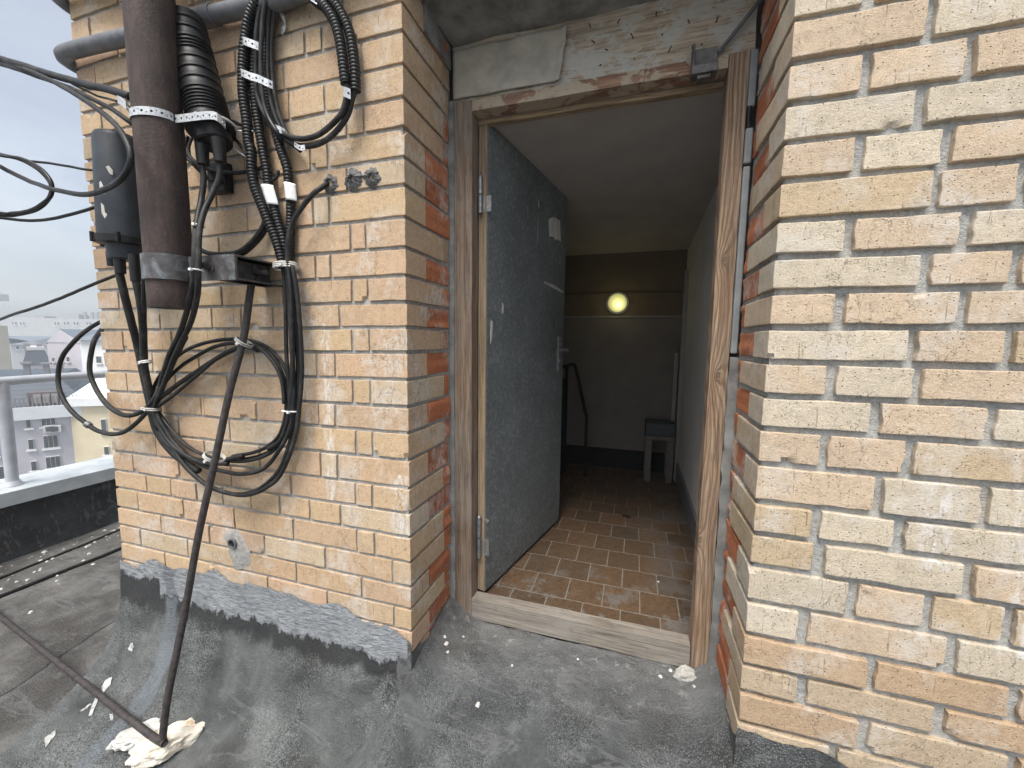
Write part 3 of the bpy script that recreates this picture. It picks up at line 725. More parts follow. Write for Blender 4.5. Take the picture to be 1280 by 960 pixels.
wall('wall_trim', (-.8, BY-.014, .344), (RX-.002, BY-.001, .352), simple('brown_trim', (.09, .065, .04), (.06, .045, .03), 20, .7))
wall('door_casing', (RX-.028, 2.00, FZ), (RX-.001, 2.055, .47), M['trim'])
wall('door_casing', (RX-.06, 2.075, FZ), (RX-.034, 2.115, -.10), M['trim'])
wall('stairwell_floor', (-.9, FY+.06, -2.66), (.2, BY+.1, -2.6), M['dark'])
wall('stairwell_wall', (.116, 1.29, -2.6), (.150, BY, FZ-.061), M['inwall'])

lamp = empty('wall_lamp', (.485, BY-.004, .272), 'round yellow glass wall lamp glowing on the dark back wall', 'lamp')
B = MB(); B.lathe([(0, .086), (.010, .086), (.016, .080), (.022, .072)], lamp.location+Vector((0, 0.004, 0)), (0, -1, 0), 32); B.build('lamp_base', M['offwhite'], lamp, smooth=True)
prof = [(.0221+.034*math.sin(a), .070*math.cos(a)) for a in [i*PI/2/10 for i in range(11)]]
B = MB(); B.lathe(prof, (0, 0, 0), (0, -1, 0), 32); o = B.build('lamp_glass', M['lamp'], None, smooth=True, sharp=180); o.parent = lamp

pl = bpy.data.lights.new('lamp_bulb', 'POINT'); pl.energy = .16; pl.color = (1, .88, .40); pl.shadow_soft_size = .05
plo = bpy.data.objects.new('lamp_bulb', pl); col.objects.link(plo); plo.parent = lamp; plo.location = (0, -.14, -.01)
rail = empty('stair_railing', (.2, 1.9, FZ), 'black iron stair railing with a sloping handrail beside the dark back wall', 'railing')
B = MB(); B.tube(crom([(.06, 1.93, -.235), (.145, 1.91, -.208), (.195, 1.9, -.193), (.225, 1.9, -.235), (.29, 1.9, -.50), (.311, 1.9, -.575)]), .013, 8); B.build('handrail', M['dark'], rail, smooth=True)
for x, z in ((.155, -.21), (.311, -.56)):
    B = MB(); B.box((x-.010, 1.89, FZ), (x+.010, 1.91, z)); B.build('baluster', M['dark'], rail)
B = MB(); B.box((.108, 1.86, FZ-.3), (.146, 1.935, -.30)); B.build('stairwell_shade', M['dark'], rail)  # near-black slab standing in for the darkness of the stairwell, no railing part

st = empty('stool', (.83, 2.02, FZ), 'low wooden stool with a dark padded top standing by the back wall', 'stool')
B = MB(); B.box((.725, 1.93, -.685), (.925, 2.13, -.595)); B.build('cushion', simple('dark_cushion', (.06, .065, .075), (.045, .05, .055), 20, .8), st, bevel=.012)
M['stoolwood'] = simple('stool_wood', (.12, .11, .092), (.09, .082, .07), 30, .7)
B = MB(); B.box((.728, 1.935, -.715), (.922, 2.125, -.687)); B.build('seat_frame', M['stoolwood'], st)
for x in (.731, .889):
    for y in (1.938, 2.092):
        B = MB(); B.box((x-(.012 if x > .8 else 0), y, FZ), (x+.03+(.012 if x < .8 else 0), y+.03, -.717)); B.build('leg', M['stoolwood'], st)
B = MB(); p = onZ(782, 645, FZ+.004)
B.grid(lambda u, v: (p.x+(u-.5)*.05*math.sin(PI*v)+.01*v, p.y+(v-.5)*.04, FZ+.004+.004*math.sin(u*4+v*3)), 6, 6)
o = B.build('dead_leaf', M['nail'], None, smooth=True); tag(o, 'small dark dry leaf lying on the brown tiled floor', 'leaf'); o.modifiers.new('t', 'SOLIDIFY').thickness = .001

# ------------------------------------------------------------------ roof surface
GZ = -1.46
def groundz(x, y):
    p = Vector((x, y, 0))
    return GZ+.012*nz(p*1.3)+.006*nz(p*5)+.002*nz(p*24)
B = MB(); B.grid(lambda u, v: (-3.25+6.6*u, -3.2+7.4*v, groundz(-3.25+6.6*u, -3.2+7.4*v)), 200, 220)
tag(B.build('roof', M['roof'], None, smooth=True, sharp=180), kind='structure')
PROF = [(.004, -.925), (.006, -.98), (.008, -1.03), (.012, -1.086), (.019, -1.14), (.030, -1.187), (.047, -1.238), (.079, -1.297), (.11, -1.328), (.15, -1.356), (.20, -1.383), (.27, -1.412), (.36, -1.44), (.48, -1.462), (.62, -1.482)]
def upstand(path, zoff, seedv, flip=False):
    """path: list of (x, y, nx, ny, scale, topdrop)"""
    B = MB(); P = []
    prof = []
    for (o0, z0), (o1, z1) in zip(PROF, PROF[1:]):
        for t in (0, .33, .66): prof.append((o0+(o1-o0)*t, z0+(z1-z0)*t))
    prof.append(PROF[-1])
    vs = []; nu = len(path); nv = len(prof)
    for (x, y, nx_, ny_, s, td) in path:
        for j, (o, z) in enumerate(prof):
            w = max(0, 1-j/8)
            q = Vector((x+nx_*o, y+ny_*o, z)); n1 = nz(q*9+Vector(seedv)); n2 = nz(q*30)
            oo = o*s+(.010*n1+.003*n2)*min(1, .12+j/14)*max(s, .3)
            zz = z+td*max(0, 1-j/16)+w*(.030*nz(Vector((x*9, y*9, 5)))+.016*nz(Vector((x*31, y*31, 2))))+.006*n1*(1-w)
            vs.append((x+nx_*oo, y+ny_*oo, zz))
    fs = [(i*nv+j, (i+1)*nv+j, (i+1)*nv+j+1, i*nv+j+1) for i in range(nu-1) for j in range(nv-1)]
    B.add(vs, fs); return B
path = []
for i in range(101): x = -1.365+1.365*i/100; path.append((x, 0, 0, -1, 1, -.055*max(0, (x+.25)/.25)**2+.015*(1-abs(x+.7)/.7)-.035*max(0, (-1.1-x)/.26)))
for i in range(1, 11): a = i/10*PI/2; path.append((0, 0, math.sin(a), -math.cos(a), 1-.72*math.sin(a), -.055-.03*i/10))
for i in range(1, 19): path.append((0, .295*i/18, 1, 0, .28, -.085-.08*i/18))
tag(upstand(path, 0, (0, 0, 0)).build('roofing_felt', M['membrane'], None, smooth=True, sharp=180), kind='structure')
path = []
for i in range(19): path.append((W, .295*(1-i/18), -1, 0, .28, -.16+.08*i/18))
for i in range(1, 11): a = i/10*PI/2; path.append((W, 0, -math.cos(a), -math.sin(a), .28+.72*math.sin(a), -.08+.03*i/10))
for i in range(1, 90): path.append((W+1.7*i/89, 0, 0, -1, 1, -.05-.02*min(1, i/20)))
M['membrane2'] = bitumen_mat('slate_bitumen_plain', (.098, .103, .105), (.215, .223, .225), gran=.7, dust=True)
M['felt'] = bitumen_mat('black_bitumen', (.045, .047, .05), (.09, .093, .097), gran=.2)
tag(upstand(path, 0, (4, 0, 0)).build('roofing_felt', M['membrane2'], None, smooth=True, sharp=180), kind='structure')
def ramp(u, v):
    x = -.32+1.55*u; y = -.75+1.046*v
    z0 = [(.30, -1.086), (.25, -1.090), (.18, -1.098), (.1, -1.112), (0, -1.142), (-.1, -1.19), (-.2, -1.25), (-.35, -1.34), (-.55, -1.43), (-.8, -1.50)]
    for (a, za), (b, zb_) in zip(z0, z0[1:]):
        if b <= y <= a: z = za+(zb_-za)*(a-y)/(a-b)
    e = max(0, -x-.02, x-W-.02); z -= (.95*e if e < .12 else .114+.55*(e-.12))*(1 if y < 0 else .2)
    k_ = min(1, max(0, (y+.22)/.2))
    if -.02 < x < .13: z += .075*(1-max(0, x)/.13)**2*k_
    if W-.11 < x < W+.02: z += .07*(1-max(0, W-x)/.11)**2*k_
    p = Vector((x, y, 0))
    return (x, y, z+.010*nz(p*6)+.004*nz(p*20)+.0015*nz(p*60))
B = MB(); B.grid(ramp, 130, 90)
tag(B.build('doorstep_slope', M['membrane2'], None, smooth=True, sharp=180), kind='structure')

# parapet with metal cap, handrail on posts
PXF = -3.13
par = empty('parapet', (PXF, .5, GZ), 'low dark felted parapet with a pale zinc cap along the roof edge', 'parapet')
B = MB(); B.grid(lambda u, v: (PXF-.03*(1-(1-v)**2) + .010*nz(Vector((u*40, v*4, 1)))-.004, -4+12*u, GZ-.02+(.36)*v), 160, 10); 
B.box((PXF-.35, -4, GZ-.3), (PXF-.045, 8, -1.10)); B.build('upstand', M['felt'], par, smooth=True)
B = MB()
vs = []; fs = []
for i in range(121):
    y = -4+12*i/120; w = .006*nz(Vector((y*3, 0, 1)))
    for (x, z) in ((PXF-.03, -1.108), (PXF+.012, -1.110), (PXF+.015+w*.4, -1.02+w), (PXF-.02, -1.012+w), (PXF-.20, -1.0+w*1.4), (PXF-.38, -1.018+w), (PXF-.385, -1.11)): vs.append((x, y, z))
for i in range(120):
    for j in range(6): a = i*7+j; fs.append((a, a+1, a+8, a+7))
B.add(vs, fs); B.build('metal_cap', M['cap'], par, smooth=True, sharp=30)
hr = empty('guard_rail', (PXF-.1, .4, -1.0), 'grey painted steel tube guard rail standing on the zinc parapet cap', 'railing')
ra, rb = onX(0, 477, PXF-.1), onX(130, 466, PXF-.1); dz = (rb.z-ra.z)/(rb.y-ra.y)
B = MB(); B.tube([(PXF-.1, y, ra.z+dz*(y-ra.y)*.5) for y in (-3.5, 0, .6, 8)], .029, 16); B.build('handrail', M['rail'], hr, smooth=True)
pb = onX(15.6, 604, PXF-.1)
for y in (pb.y, pb.y+1.9, pb.y+3.8, pb.y-1.9):
    B = MB(); B.tube([(PXF-.1, y, -1.02), (PXF-.1, y+.01, ra.z)], .030, 14); B.lathe([(0, .05), (.008, .045), (.03, .034)], (PXF-.1, y, -1.008)); B.build('post', M['rail'], hr, smooth=True)
for i, (a, b, r, lab) in enumerate((((0, 745), (150, 685), .011, 'thicker black cable lying along the roof nearest the brick pier'), ((0, 722), (150, 661), .008, 'thin black cable lying on the roof near the parapet'))):
    p, q = onZ(*a, GZ+.012), onZ(*b, GZ+.012); d = (q-p)
    pts = [p+d*t for t in (-3, -1.5, 0, .5, 1, 3, 6)]
    pts = [Vector((v.x+.02*nz(v*2), v.y, groundz(v.x, v.y)+.010)) for v in pts]
    B = MB(); pp = crom(pts, .05); pp = [Vector((v.x, v.y, groundz(v.x, v.y)+r*.7)) for v in pp]; B.tube(pp, r, 8)
    tag(B.build('roof_cable', M['black2'], None, smooth=True, sharp=180), lab, 'cable', 'cables lying on the roof')
# loose flakes and chips
def chip(B, p, s, rn_):
    n = rn_.randint(4, 6); a0 = rn_.random()*6; top = []; h = s*rn_.uniform(.25, .5)
    for k in range(n): a = a0+2*PI*k/n; q = s*rn_.uniform(.5, 1); top.append(Vector((p.x+q*math.cos(a), p.y+q*math.sin(a), p.z)))
    c = Vector((p.x, p.y, p.z+h))
    up = [v.lerp(c, .35)+Vector((0, 0, h*.6)) for v in top]
    B.add(top+up, [tuple(range(n, 2*n))]+[(i, (i+1) % n, (i+1) % n+n, i+n) for i in range(n)])
rn = random.Random(21); B = MB()
for _ in range(330):
    y = rn.uniform(-.4, 2.6); x = PXF+.05+abs(rn.gauss(0, .26)); chip(B, Vector((x, y, groundz(x, y)+.001)), rn.choice((.005, .006, .008, .012, .018))*rn.uniform(.6, 1.1), rn)
tag(B.build('paint_flakes', M['chalk'], None), 'white flakes of paint scattered on the roof by the parapet', 'flakes', kind='stuff')
def rampz(x, y): return ramp((x+.32)/1.55, (y+.75)/1.046)[2]
from mathutils.bvhtree import BVHTree
bpy.context.view_layer.update()
def hit(x, y):
    d = ray(x, y).normalized(); best = None
    for o in [o for o in col.objects if o.get('kind') == 'structure' and o.type == 'MESH']:
        ok, loc, nrm, _ = o.ray_cast(CAM, d)
        if ok and (best is None or (loc-CAM).length < best[1]): best = (loc, (loc-CAM).length, nrm)
    return best
places = [(556,796,.009,'white chip in the left corner of the doorstep, topmost of a small cluster'),(558,804,.012,'largest white chip of the cluster in the left corner of the doorstep'),(560,815,.008,'lowest white chip of the cluster in the left doorstep corner'),(579,796,.007,'lone white chip just right of the cluster in the doorstep corner'),(598,881,.012,'white chip lying on the dark felt below the middle of the threshold'),(640,832,.006,'small white chip on the felt below the wooden threshold, left part'),(868,858,.008,'white pebble just below the pale stone at the foot of the right jamb'),(826,846,.009,'white crumb under the right end of the threshold'),(838,838,.010,'white crumb between the threshold end and the pale stone'),(722,824,.007,'white crumb under the middle of the threshold'),(823,727,.007,'white speck on the brown tiles left of the right jamb')]
for x, y, s, lab in places:
    h = hit(x, y)
    if y == 727: h = (onZ(x, y, FZ+.001),)
    if not h: continue
    B = MB(); chip(B, h[0], s, rn); tag(B.build('white_chip', M['chalk'], None), lab, 'chip', 'white chips around the doorstep')
def rock(name, center, sx, sy, sz, m, seed, rotz=0, lab='', cat='stone', flat=.35):
    bm = bmesh.new(); bmesh.ops.create_icosphere(bm, subdivisions=5, radius=1); sv = Vector((seed, seed*2, 0))
    for v in bm.verts:
        d = v.co.normalized(); k = 1+.30*nz(d*1.3+sv)+.16*nz(d*3.1+sv)+.055*nz(d*9+sv)+.015*nz(d*24+sv)
        v.co = Vector((d.x*sx*k, d.y*sy*k, max(-flat, min(flat+.25*nz(d*2+sv), d.z))*sz*k/flat*.6))
        v.co.rotate(Matrix.Rotation(rotz, 3, 'Z')); v.co += center
    me = bpy.data.meshes.new(name); bm.to_mesh(me); bm.free(); me.materials.append(m)
    for p in me.polygons: p.use_smooth = True
    me.set_sharp_from_angle(angle=math.radians(35))
    o = bpy.data.objects.new(name, me); col.objects.link(o); return tag(o, lab, cat)
h = hit(857, 846); rock('rubble_stone', h[0]+Vector((0, 0, .008)), .034, .020, .022, M['stone'], 3, .2, 'pale lump of mortar rubble lying at the foot of the right jamb', 'stone')
h = hit(215, 932); rock('foam_chunk', h[0]+Vector((.0, 0, .018)), .10, .052, .030, M['foam'], 6, .95, 'yellowed chunk of hardened foam with brown edge under the foot of the rod', 'foam')
h2 = hit(176, 922); rock('foam_chunk', h2[0]+Vector((0, 0, .012)), .075, .045, .018, M['chalk'], 9, .75, 'flat white shard lying left of the yellowed foam chunk at the rod foot', 'foam')
FOOT = onPlane(201, 930, h[0]+Vector((0, 0, .05)), Vector((0, 0, 1)))
def splash(name, blobs, lab):
    B = MB()
    for pts in blobs:
        vs = []; q2 = []
        for (xa_, ya_), (xb_, yb_) in zip(pts, pts[1:]+pts[:1]):
            for t in (0, .25, .5, .75): q2.append((xa_+(xb_-xa_)*t+1.5*nz(Vector((xa_*.9+t*3, ya_, 1))), ya_+(yb_-ya_)*t+1.5*nz(Vector((xa_, ya_*.9+t*3, 5)))))
        for x, y in q2:
            q = hit(x, y); vs.append(q[0]+Vector((0, -.002, .003)))
        n = len(vs); B.add(vs+[v-Vector((0, 0, .004)) for v in vs], [tuple(range(n))]+[(i, (i+1) % n, (i+1) % n+n, i+n) for i in range(n)])
    tag(B.build(name, M['dropping'], None), lab, 'splash')
for q, lab in zip([[(128,859),(133,850),(141,846),(139,856),(130,866)],[(120,872),(124,874),(116,893),(111,896)],[(113,880),(116,880),(105,888),(101,889)],[(138,893),(142,892),(143,899),(139,900)]], ('broadest white streak on the felt just above the lying rod', 'long white streak on the felt just below the lying rod', 'faint thin white streak left of the long streak by the lying rod', 'short white mark right of the streaks, beside the lying rod')): splash('bird_dropping', [q], lab)
splash('bird_dropping', [[(57,922),(64,918),(71,912),(70,919),(64,926),(58,935)]], 'small forked white splash on the roof left of the foam shards')
splash('bird_dropping', [[(163,806),(166,803),(168,808),(165,814),(161,812)]], 'small white splash on the sloped felt below the pier corner')

# ------------------------------------------------------------------ mast, bracket and rod
PY = -.17; pm = onY(216, 386, PY); PR = .057
pole = empty('steel_mast', (pm.x, PY, pm.z), 'thick rusty brown steel mast tube hung on the brick pier', 'mast')
B = MB(); prof = [(0, PR-.012), (.001, PR-.001), (.003, PR)]+[(.05*i, PR) for i in range(1, 44)]
B.lathe(prof, (pm.x, PY, pm.z), (0, 0, 1), 40); B.build('mast_tube', M['pole'], pole, smooth=True)
bt, bb = onY(210, 316, PY-PR), onY(212, 345, PY-PR)
bk = empty('mast_bracket', (pm.x, PY, bb.z), 'scorched steel clamp band and channel bracket holding the mast to the pier', 'bracket')
B = MB(); zc, hh = (bt.z+bb.z)/2, (bt.z-bb.z)/2+.004
vs = []; fs = []; r1, r2 = PR+.001, PR+.006; arc = [-PI*1.05+i*(PI*1.18)/28 for i in range(29)]
ring = [(pm.x+r2*math.cos(a), PY+r2*math.sin(a)) for a in arc]; inn = [(pm.x+r1*math.cos(a), PY+r1*math.sin(a)) for a in arc]
ex = onY(286, 330, -.175).x
ring += [(ex, PY+.012)]; inn += [(ex, PY+.017)]
ring[-2] = (pm.x+r2+.004, PY+.008); inn[-2] = (pm.x+r1+.004, PY+.013)
n = len(ring)
for (x, y) in ring: vs += [(x, y, zc-hh), (x, y, zc+hh)]
for (x, y) in inn: vs += [(x, y, zc-hh), (x, y, zc+hh)]
for i in range(n-1):
    a = 2*i; c = 2*n+2*i; fs += [(a, a+2, a+3, a+1), (c, c+1, c+3, c+2), (a+1, a+3, c+3, c+1), (a, c, c+2, a+2)]
fs += [(2*n-2, 4*n-2, 4*n-1, 2*n-1), (0, 1, 2*n+1, 2*n)]
B.add(vs, fs); B.build('clamp_band', M['band'], bk, smooth=True, sharp=35)
B = MB(); bx = onY(262, 333, PY+.01)
B.lathe([(0, .019), (.004, .019), (.0045, .013), (.013, .013), (.014, .008), (.024, .008), (.025, .005)], (bx.x, PY+.012, bx.z), (0, -1, 0), 18); B.build('bolt', M['dirty_steel'], bk, smooth=True, sharp=25)
B = MB(); x1 = onY(318, 333, -.05).x; xa = ex-.075
B.box((xa, PY+.017, zc-hh), (ex, PY+.022, zc+hh)); B.box((xa, PY+.022, zc+hh-.006), (ex+.0, -.0, zc+hh)); B.box((xa, PY+.022, zc-hh), (ex, -.0, zc-hh+.006)); B.box((xa, -.012, zc-hh+.001), (x1+.01, -.004, zc+hh-.001)); B.box((x1+.002, PY+.05, zc-hh), (x1+.007, -.013, zc+hh)); B.box((ex-.004, PY+.03, zc-hh), (x1-.004, -.02, zc-hh+.006)); B.box((ex-.004, PY+.03, zc+hh-.006), (x1-.004, -.02, zc+hh))
B.tube([(ex, -.06, zc), (x1-.02, -.06, zc)], .009, 10)
B.build('wall_channel', M['dirty_steel'], bk, bevel=.0015)
B = MB()
ft = FOOT
top = onY(318, 332, -.045)
rodpx = [(318,332,-.055),(312,370,-.068),(304,425,-.082),(287,490,-.10),(270,570,-.122),(248,670,-.15),(231,765,-.178)]
pts = [onY(x, y, d) for x, y, d in rodpx]; pts.append(ft+Vector((.02, .02, .16))); pts.append(ft+Vector((.004, .004, .02)))
B.tube(crom(pts, .02), .0105, 12)
far = onZ(2, 772, GZ+.055); dr = far-ft
pts = [ft+Vector((.004, .004, .014)), ft+dr*.03+Vector((0, 0, .004)), ft+dr*.5, far, far+dr*.8]
B.tube(crom(pts, .03), .0105, 12); B.lathe([(-.011, .004), (-.008, .0105), (0, .0122), (.008, .0105), (.012, .004)], ft+Vector((.003, .003, .015)))
tag(B.build('bent_rod', M['rod'], None, smooth=True), 'long thin rusty rod leaning from the bracket to the roof, bent at its foot', 'rod')

# ------------------------------------------------------------------ cable joint closures
def axis_frame(a, b): return (b-a).normalized(), (b-a).length
ca, cb = onY(231, 26, -.085), onY(263, 158, -.095); ax, L = axis_frame(ca, cb)
cl1 = empty('cable_closure', cb, 'ribbed black dome cable closure strapped behind the right side of the mast', 'cable closure')
prof = [(-.012, .002), (-.01, .03), (0, .047)]
h = 0
while h < L-.004:
    t = h/L; R = .048+.005*t
    grp = (.24 < t < .36) or (.74 < t < .93)
    stp = .010 if grp else .030
    prof += [(h, R), (h+stp*.55, R), (h+stp*.7, R+.0036), (h+stp*.9, R+.0036), (h+stp*.95, R)]; h += stp
B = MB(); B.lathe(prof, ca, ax, 30); B.build('ribbed_dome', M['black'], cl1, smooth=True, sharp=30)
B = MB(); B.lathe([(L-.004, .056), (L-.002, .062), (L+.016, .063), (L+.019, .058)], ca, ax, 30); B.build('clamp_ring', M['black2'], cl1, smooth=True, sharp=30)
B = MB(); B.lathe([(L+.019, .048), (L+.052, .046), (L+.056, .042)], ca, ax, 30); B.build('base', M['black'], cl1, smooth=True, sharp=30)
for (x0, y0, x1_, y1_) in ((252,176,254,206), (272,174,276,203)):
    a, b = onY(x0, y0, -.115), onY(x1_, y1_, -.115); B = MB(); B.tube([a, a.lerp(b, .15), b, b+(b-a)*.04], [.018, .018, .015, .011], 16); B.build('cable_port', M['black'], cl1, smooth=True, sharp=40)
# slate box left of the mast
ca, cb = onY(149, 174, -.095), onY(158, 303, -.095); ax, L = axis_frame(ca, cb)
cl2 = empty('junction_box', cb, 'smooth slate grey dome junction box half hidden behind the left side of the mast', 'junction box')
B = MB(); B.lathe([(-.012, .02), (-.010, .045), (-.004, .058), (.008, .064), (L*.5, .067), (L-.012, .070)], ca, ax, 32); B.build('dome', M['bluebox'], cl2, smooth=True, sharp=50)
B = MB(); B.lathe([(L-.013, .072), (L-.011, .080), (L+.010, .080), (L+.012, .074)], ca, ax, 32)
for k in range(6): a = 2*PI*k/6+.3; B.tube([ca+ax*(L-.016)+Vector((math.cos(a)*.081, math.sin(a)*.081, 0)), ca+ax*(L+.014)+Vector((math.cos(a)*.081, math.sin(a)*.081, 0))], .006, 8)
B.build('clamp_ring', M['black'], cl2, smooth=True, sharp=30)
B = MB(); B.lathe([(L+.012, .052), (L+.055, .048), (L+.06, .042)], ca, ax, 28); B.build('base', M['bluebox'], cl2, smooth=True, sharp=30)
for (x0, y0, x1_, y1_) in ((149,322,151,342), (168,318,170,352), (140,315,141,333)):
    a, b = onY(x0, y0, -.12), onY(x1_, y1_, -.12); B = MB(); B.tube([a, b], [.016, .014], 14); B.build('cable_port', M['black'], cl2, smooth=True, sharp=40)
for pts in ([(132,208),(136,207),(141,213),(141,219),(137,217)], [(124,228),(126,226),(130,234),(128,236),(131,243),(127,240),(125,242)], [(126,253),(130,257),(131,265),(134,268),(131,273),(127,266)]):
    vs = []
    dmb = ca
    for x, y in pts:
        d = ray(x, y); A = Vector((d.x, d.y, 0)); O = CAM-ca-ax*0
        # nearest crossing with the dome's cylinder
        dd = d-ax*d.dot(ax); oo = O-ax*O.dot(ax); qa = dd.dot(dd); qb = 2*dd.dot(oo); qc = oo.dot(oo)-.0685**2; D = qb*qb-4*qa*qc
        t = (-qb-math.sqrt(max(D, 0)))/(2*qa); vs.append(CAM+d*t*.9995)
    n = len(vs); c = sum(vs, Vector())/n; nn = (CAM-c).normalized(); B = MB(); B.add(vs+[v-nn*.0012 for v in vs], [tuple(range(n))]+[(i, (i+1) % n, (i+1) % n+n, i+n) for i in range(n)]); B.build('sticker_remnant', M['offwhite'], cl2)

# grey service pipes bending round the pier corner
def pipe(pts, r, lab):
    B = MB(); B.tube(crom(pts, .015), r, 18); q = Vector(pts[2]); 
    tag(B.build('service_pipe', M['greypipe'], None, smooth=True, sharp=180), lab, 'pipe', 'grey service pipes across the top of the pier')
pz = lambda x, y: onY(x, y, -.035).z
z1, z2 = onY(120, 57, -.035).z, onY(257, 22, -.035).z; dz = (z2-z1)/(onY(257, 22, -.035).x-onY(120, 57, -.035).x); x0 = onY(120, 57, -.035).x
zat = lambda x, o=0: z1+o+dz*(x-x0)
pipe([(XL-.035, .9, zat(XL)), (XL-.036, .2, zat(XL)), (XL-.036, .06, zat(XL)), (XL-.028, .0, zat(XL)), (XL+.0, -.031, zat(XL)), (XL+.10, -.035, zat(XL)), (-.9, -.035, zat(-.9)), (-.6, -.035, zat(-.6)), (-.30, -.035, zat(-.3)), (-.05, -.035, zat(-.05, .05))], .024, 'grey plastic pipe crossing behind the mast and bending round the pier corner')
pipe([(XL-.035, .9, zat(XL, .20)), (XL-.036, .2, zat(XL, .20)), (XL-.036, .06, zat(XL, .20)), (XL-.028, .0, zat(XL, .2)), (XL+.0, -.031, zat(XL, .2)), (XL+.10, -.035, zat(XL, .20)), (-.9, -.035, zat(-.9, .13)), (-.6, -.035, zat(-.6, .12)), (-.3, -.035, zat(-.3, .12)), (-.05, -.035, zat(-.05, .14))], .024, 'upper grey pipe cut by the top edge of the photo near the pier corner')
B = MB()
for x in (-.64, ):
    B.tube([(x-.02, -.035, zat(x-.02)), (x+.02, -.035, zat(x+.02))], .027, 18); tag(B.build('pipe_coupling', M['greypipe'], None, smooth=True, sharp=30), 'grey coupling sleeve on the pipe between mast and hanging conduits', 'coupling')

# ------------------------------------------------------------------ cables
CG = 'black cables on the brick pier'
def cable(px, r, lab, m='black2', name='cable', corr=False, group=CG, seg=10, cat='cable'):
    pts = [onY(x, y, -d) if not isinstance(x, Vector) else x for x, y, d in px]
    if group.startswith('overhead'):           # carry the overhead runs on to the left, well out of frame
        if px[0][0] < -60: pts.insert(0, pts[0]+(pts[0]-pts[1]).normalized()*5+Vector((0, .6, .5)))
        if px[-1][0] < -60: pts.append(pts[-1]+(pts[-1]-pts[-2]).normalized()*5+Vector((0, .6, .3)))
    P = crom(pts, .006); B = MB()
    sv_ = Vector((len(lab)*1.7, r*900, px[-1][0] if not isinstance(px[-1], Vector) else 1.))
    P = [q+noise.noise_vector(q*7+sv_)*.0022+noise.noise_vector(q*22+sv_)*.0007 for q in P]
    if corr:
        P = resample(P, .0016); rr = [r*(1.0, 1.01, 1.0, .95, .86, .92)[i % 6] for i in range(len(P))]
        B.tube(P, rr, 12)
    else: P = resample(P, .008); B.tube(P, r, seg)
    return tag(B.build(name, M[m], None, smooth=True, sharp=180 if not corr else 50), lab, cat, group)
HG = 'corrugated black conduits'
cable([(352,-60,.05),(338,-25,.05),(323,0,.05),(312,24,.05),(306,56,.05),(304.5,88,.05),(305,122,.05),(308,150,.05),(311,180,.05),(314,189,.05),(315.6,214,.05),(320,236,.05),(327,255,.048),(336,279,.045),(345,300,.04),(352,324,.035),(354,336,.035)], .0150, 'leftmost hanging corrugated black conduit, without a white tag', 'black', 'corrugated_conduit', True, HG, cat='conduit')
cable([(352,-60,.03),(335,-10,.03),(322,20,.03),(318,62,.03),(317,105,.03),(320,135,.03),(324,161,.03),(328,180,.03),(329,189,.03),(334,214,.03),(336,234,.03),(343,261,.03),(350,285,.028),(355,302,.025),(357,320,.02)], .0140, 'middle hanging corrugated black conduit carrying the left white tag', 'black', 'corrugated_conduit', True, HG, cat='conduit')
cable([(362,-60,.025),(345,-10,.025),(334,30,.025),(332,66,.025),(333,112,.025),(338,139,.025),(344,161,.025),(351,186,.025),(359,210,.025),(361.5,232,.022),(364,255,.02),(364,278,.018),(363,310,.018),(362,325,.018)], .0138, 'right hanging corrugated black conduit carrying the right white tag', 'black', 'corrugated_conduit', True, HG, cat='conduit')
cable([(352,-60,.055),(372,-35,.05),(392,-2,.045),(407,10,.045),(419,30,.045),(426,56,.045),(430,84,.045),(432.5,106,.045)], .0142, 'inner arched corrugated conduit on the right of the upper cable loop', 'black', 'corrugated_conduit', True, HG, cat='conduit')
cable([(352,-72,.03),(385,-55,.03),(411,-6,.03),(425,15,.03),(436,37,.03),(441,62,.03),(443.5,90,.03),(444,114,.03)], .0142, 'outer arched corrugated conduit on the right of the upper cable loop', 'black', 'corrugated_conduit', True, HG, cat='conduit')
cable([(433,104,.045),(434,114,.045),(428,139,.045),(411,159,.045),(391,171.5,.045),(370,173,.045),(349,163,.045),(332,144,.045),(322,120,.045),(320,97,.042),(320.5,56,.042),(325,19,.045),(340,-40,.045)], .0075, 'inner smooth black cable curving under the upper loop')
cable([(444,112,.03),(440,122,.03),(434,145,.032),(419,166,.035),(400,179,.037),(377,182.5,.037),(355,173,.037),(337,155,.037),(328,130,.037),(326,97,.035),(327,56,.035),(332,19,.038),(345,-40,.035)], .0075, 'outer smooth black cable curving under the upper loop')
for i, (dx, dd, kk) in enumerate(((0, .055, 'first'), (7, .04, 'second'), (13, .03, 'third'), (4, .02, 'fourth'))):
    cable([(350+dx, -50, dd), (334+dx*.8, 0, dd), (328+dx*.9, 50, dd), (328+dx, 100, dd), (334+dx, 135, dd), (345+dx*.8, 160, dd*.9), (362+dx*.3, 178, dd*.8), (376, 186+i, .02)] if i else [(350, -50, dd), (332, 0, dd), (327, 50, dd), (327, 100, dd), (330, 130, dd), (337, 150, dd), (347, 166, dd), (352, 176, .04)], .0065, ['frontmost straight cable between the hanging conduits', 'thin straight cable beside the frontmost one in the upper bundle', 'rightmost straight cable of the upper bundle', 'rearmost straight cable in the upper bundle against the bricks'][i])
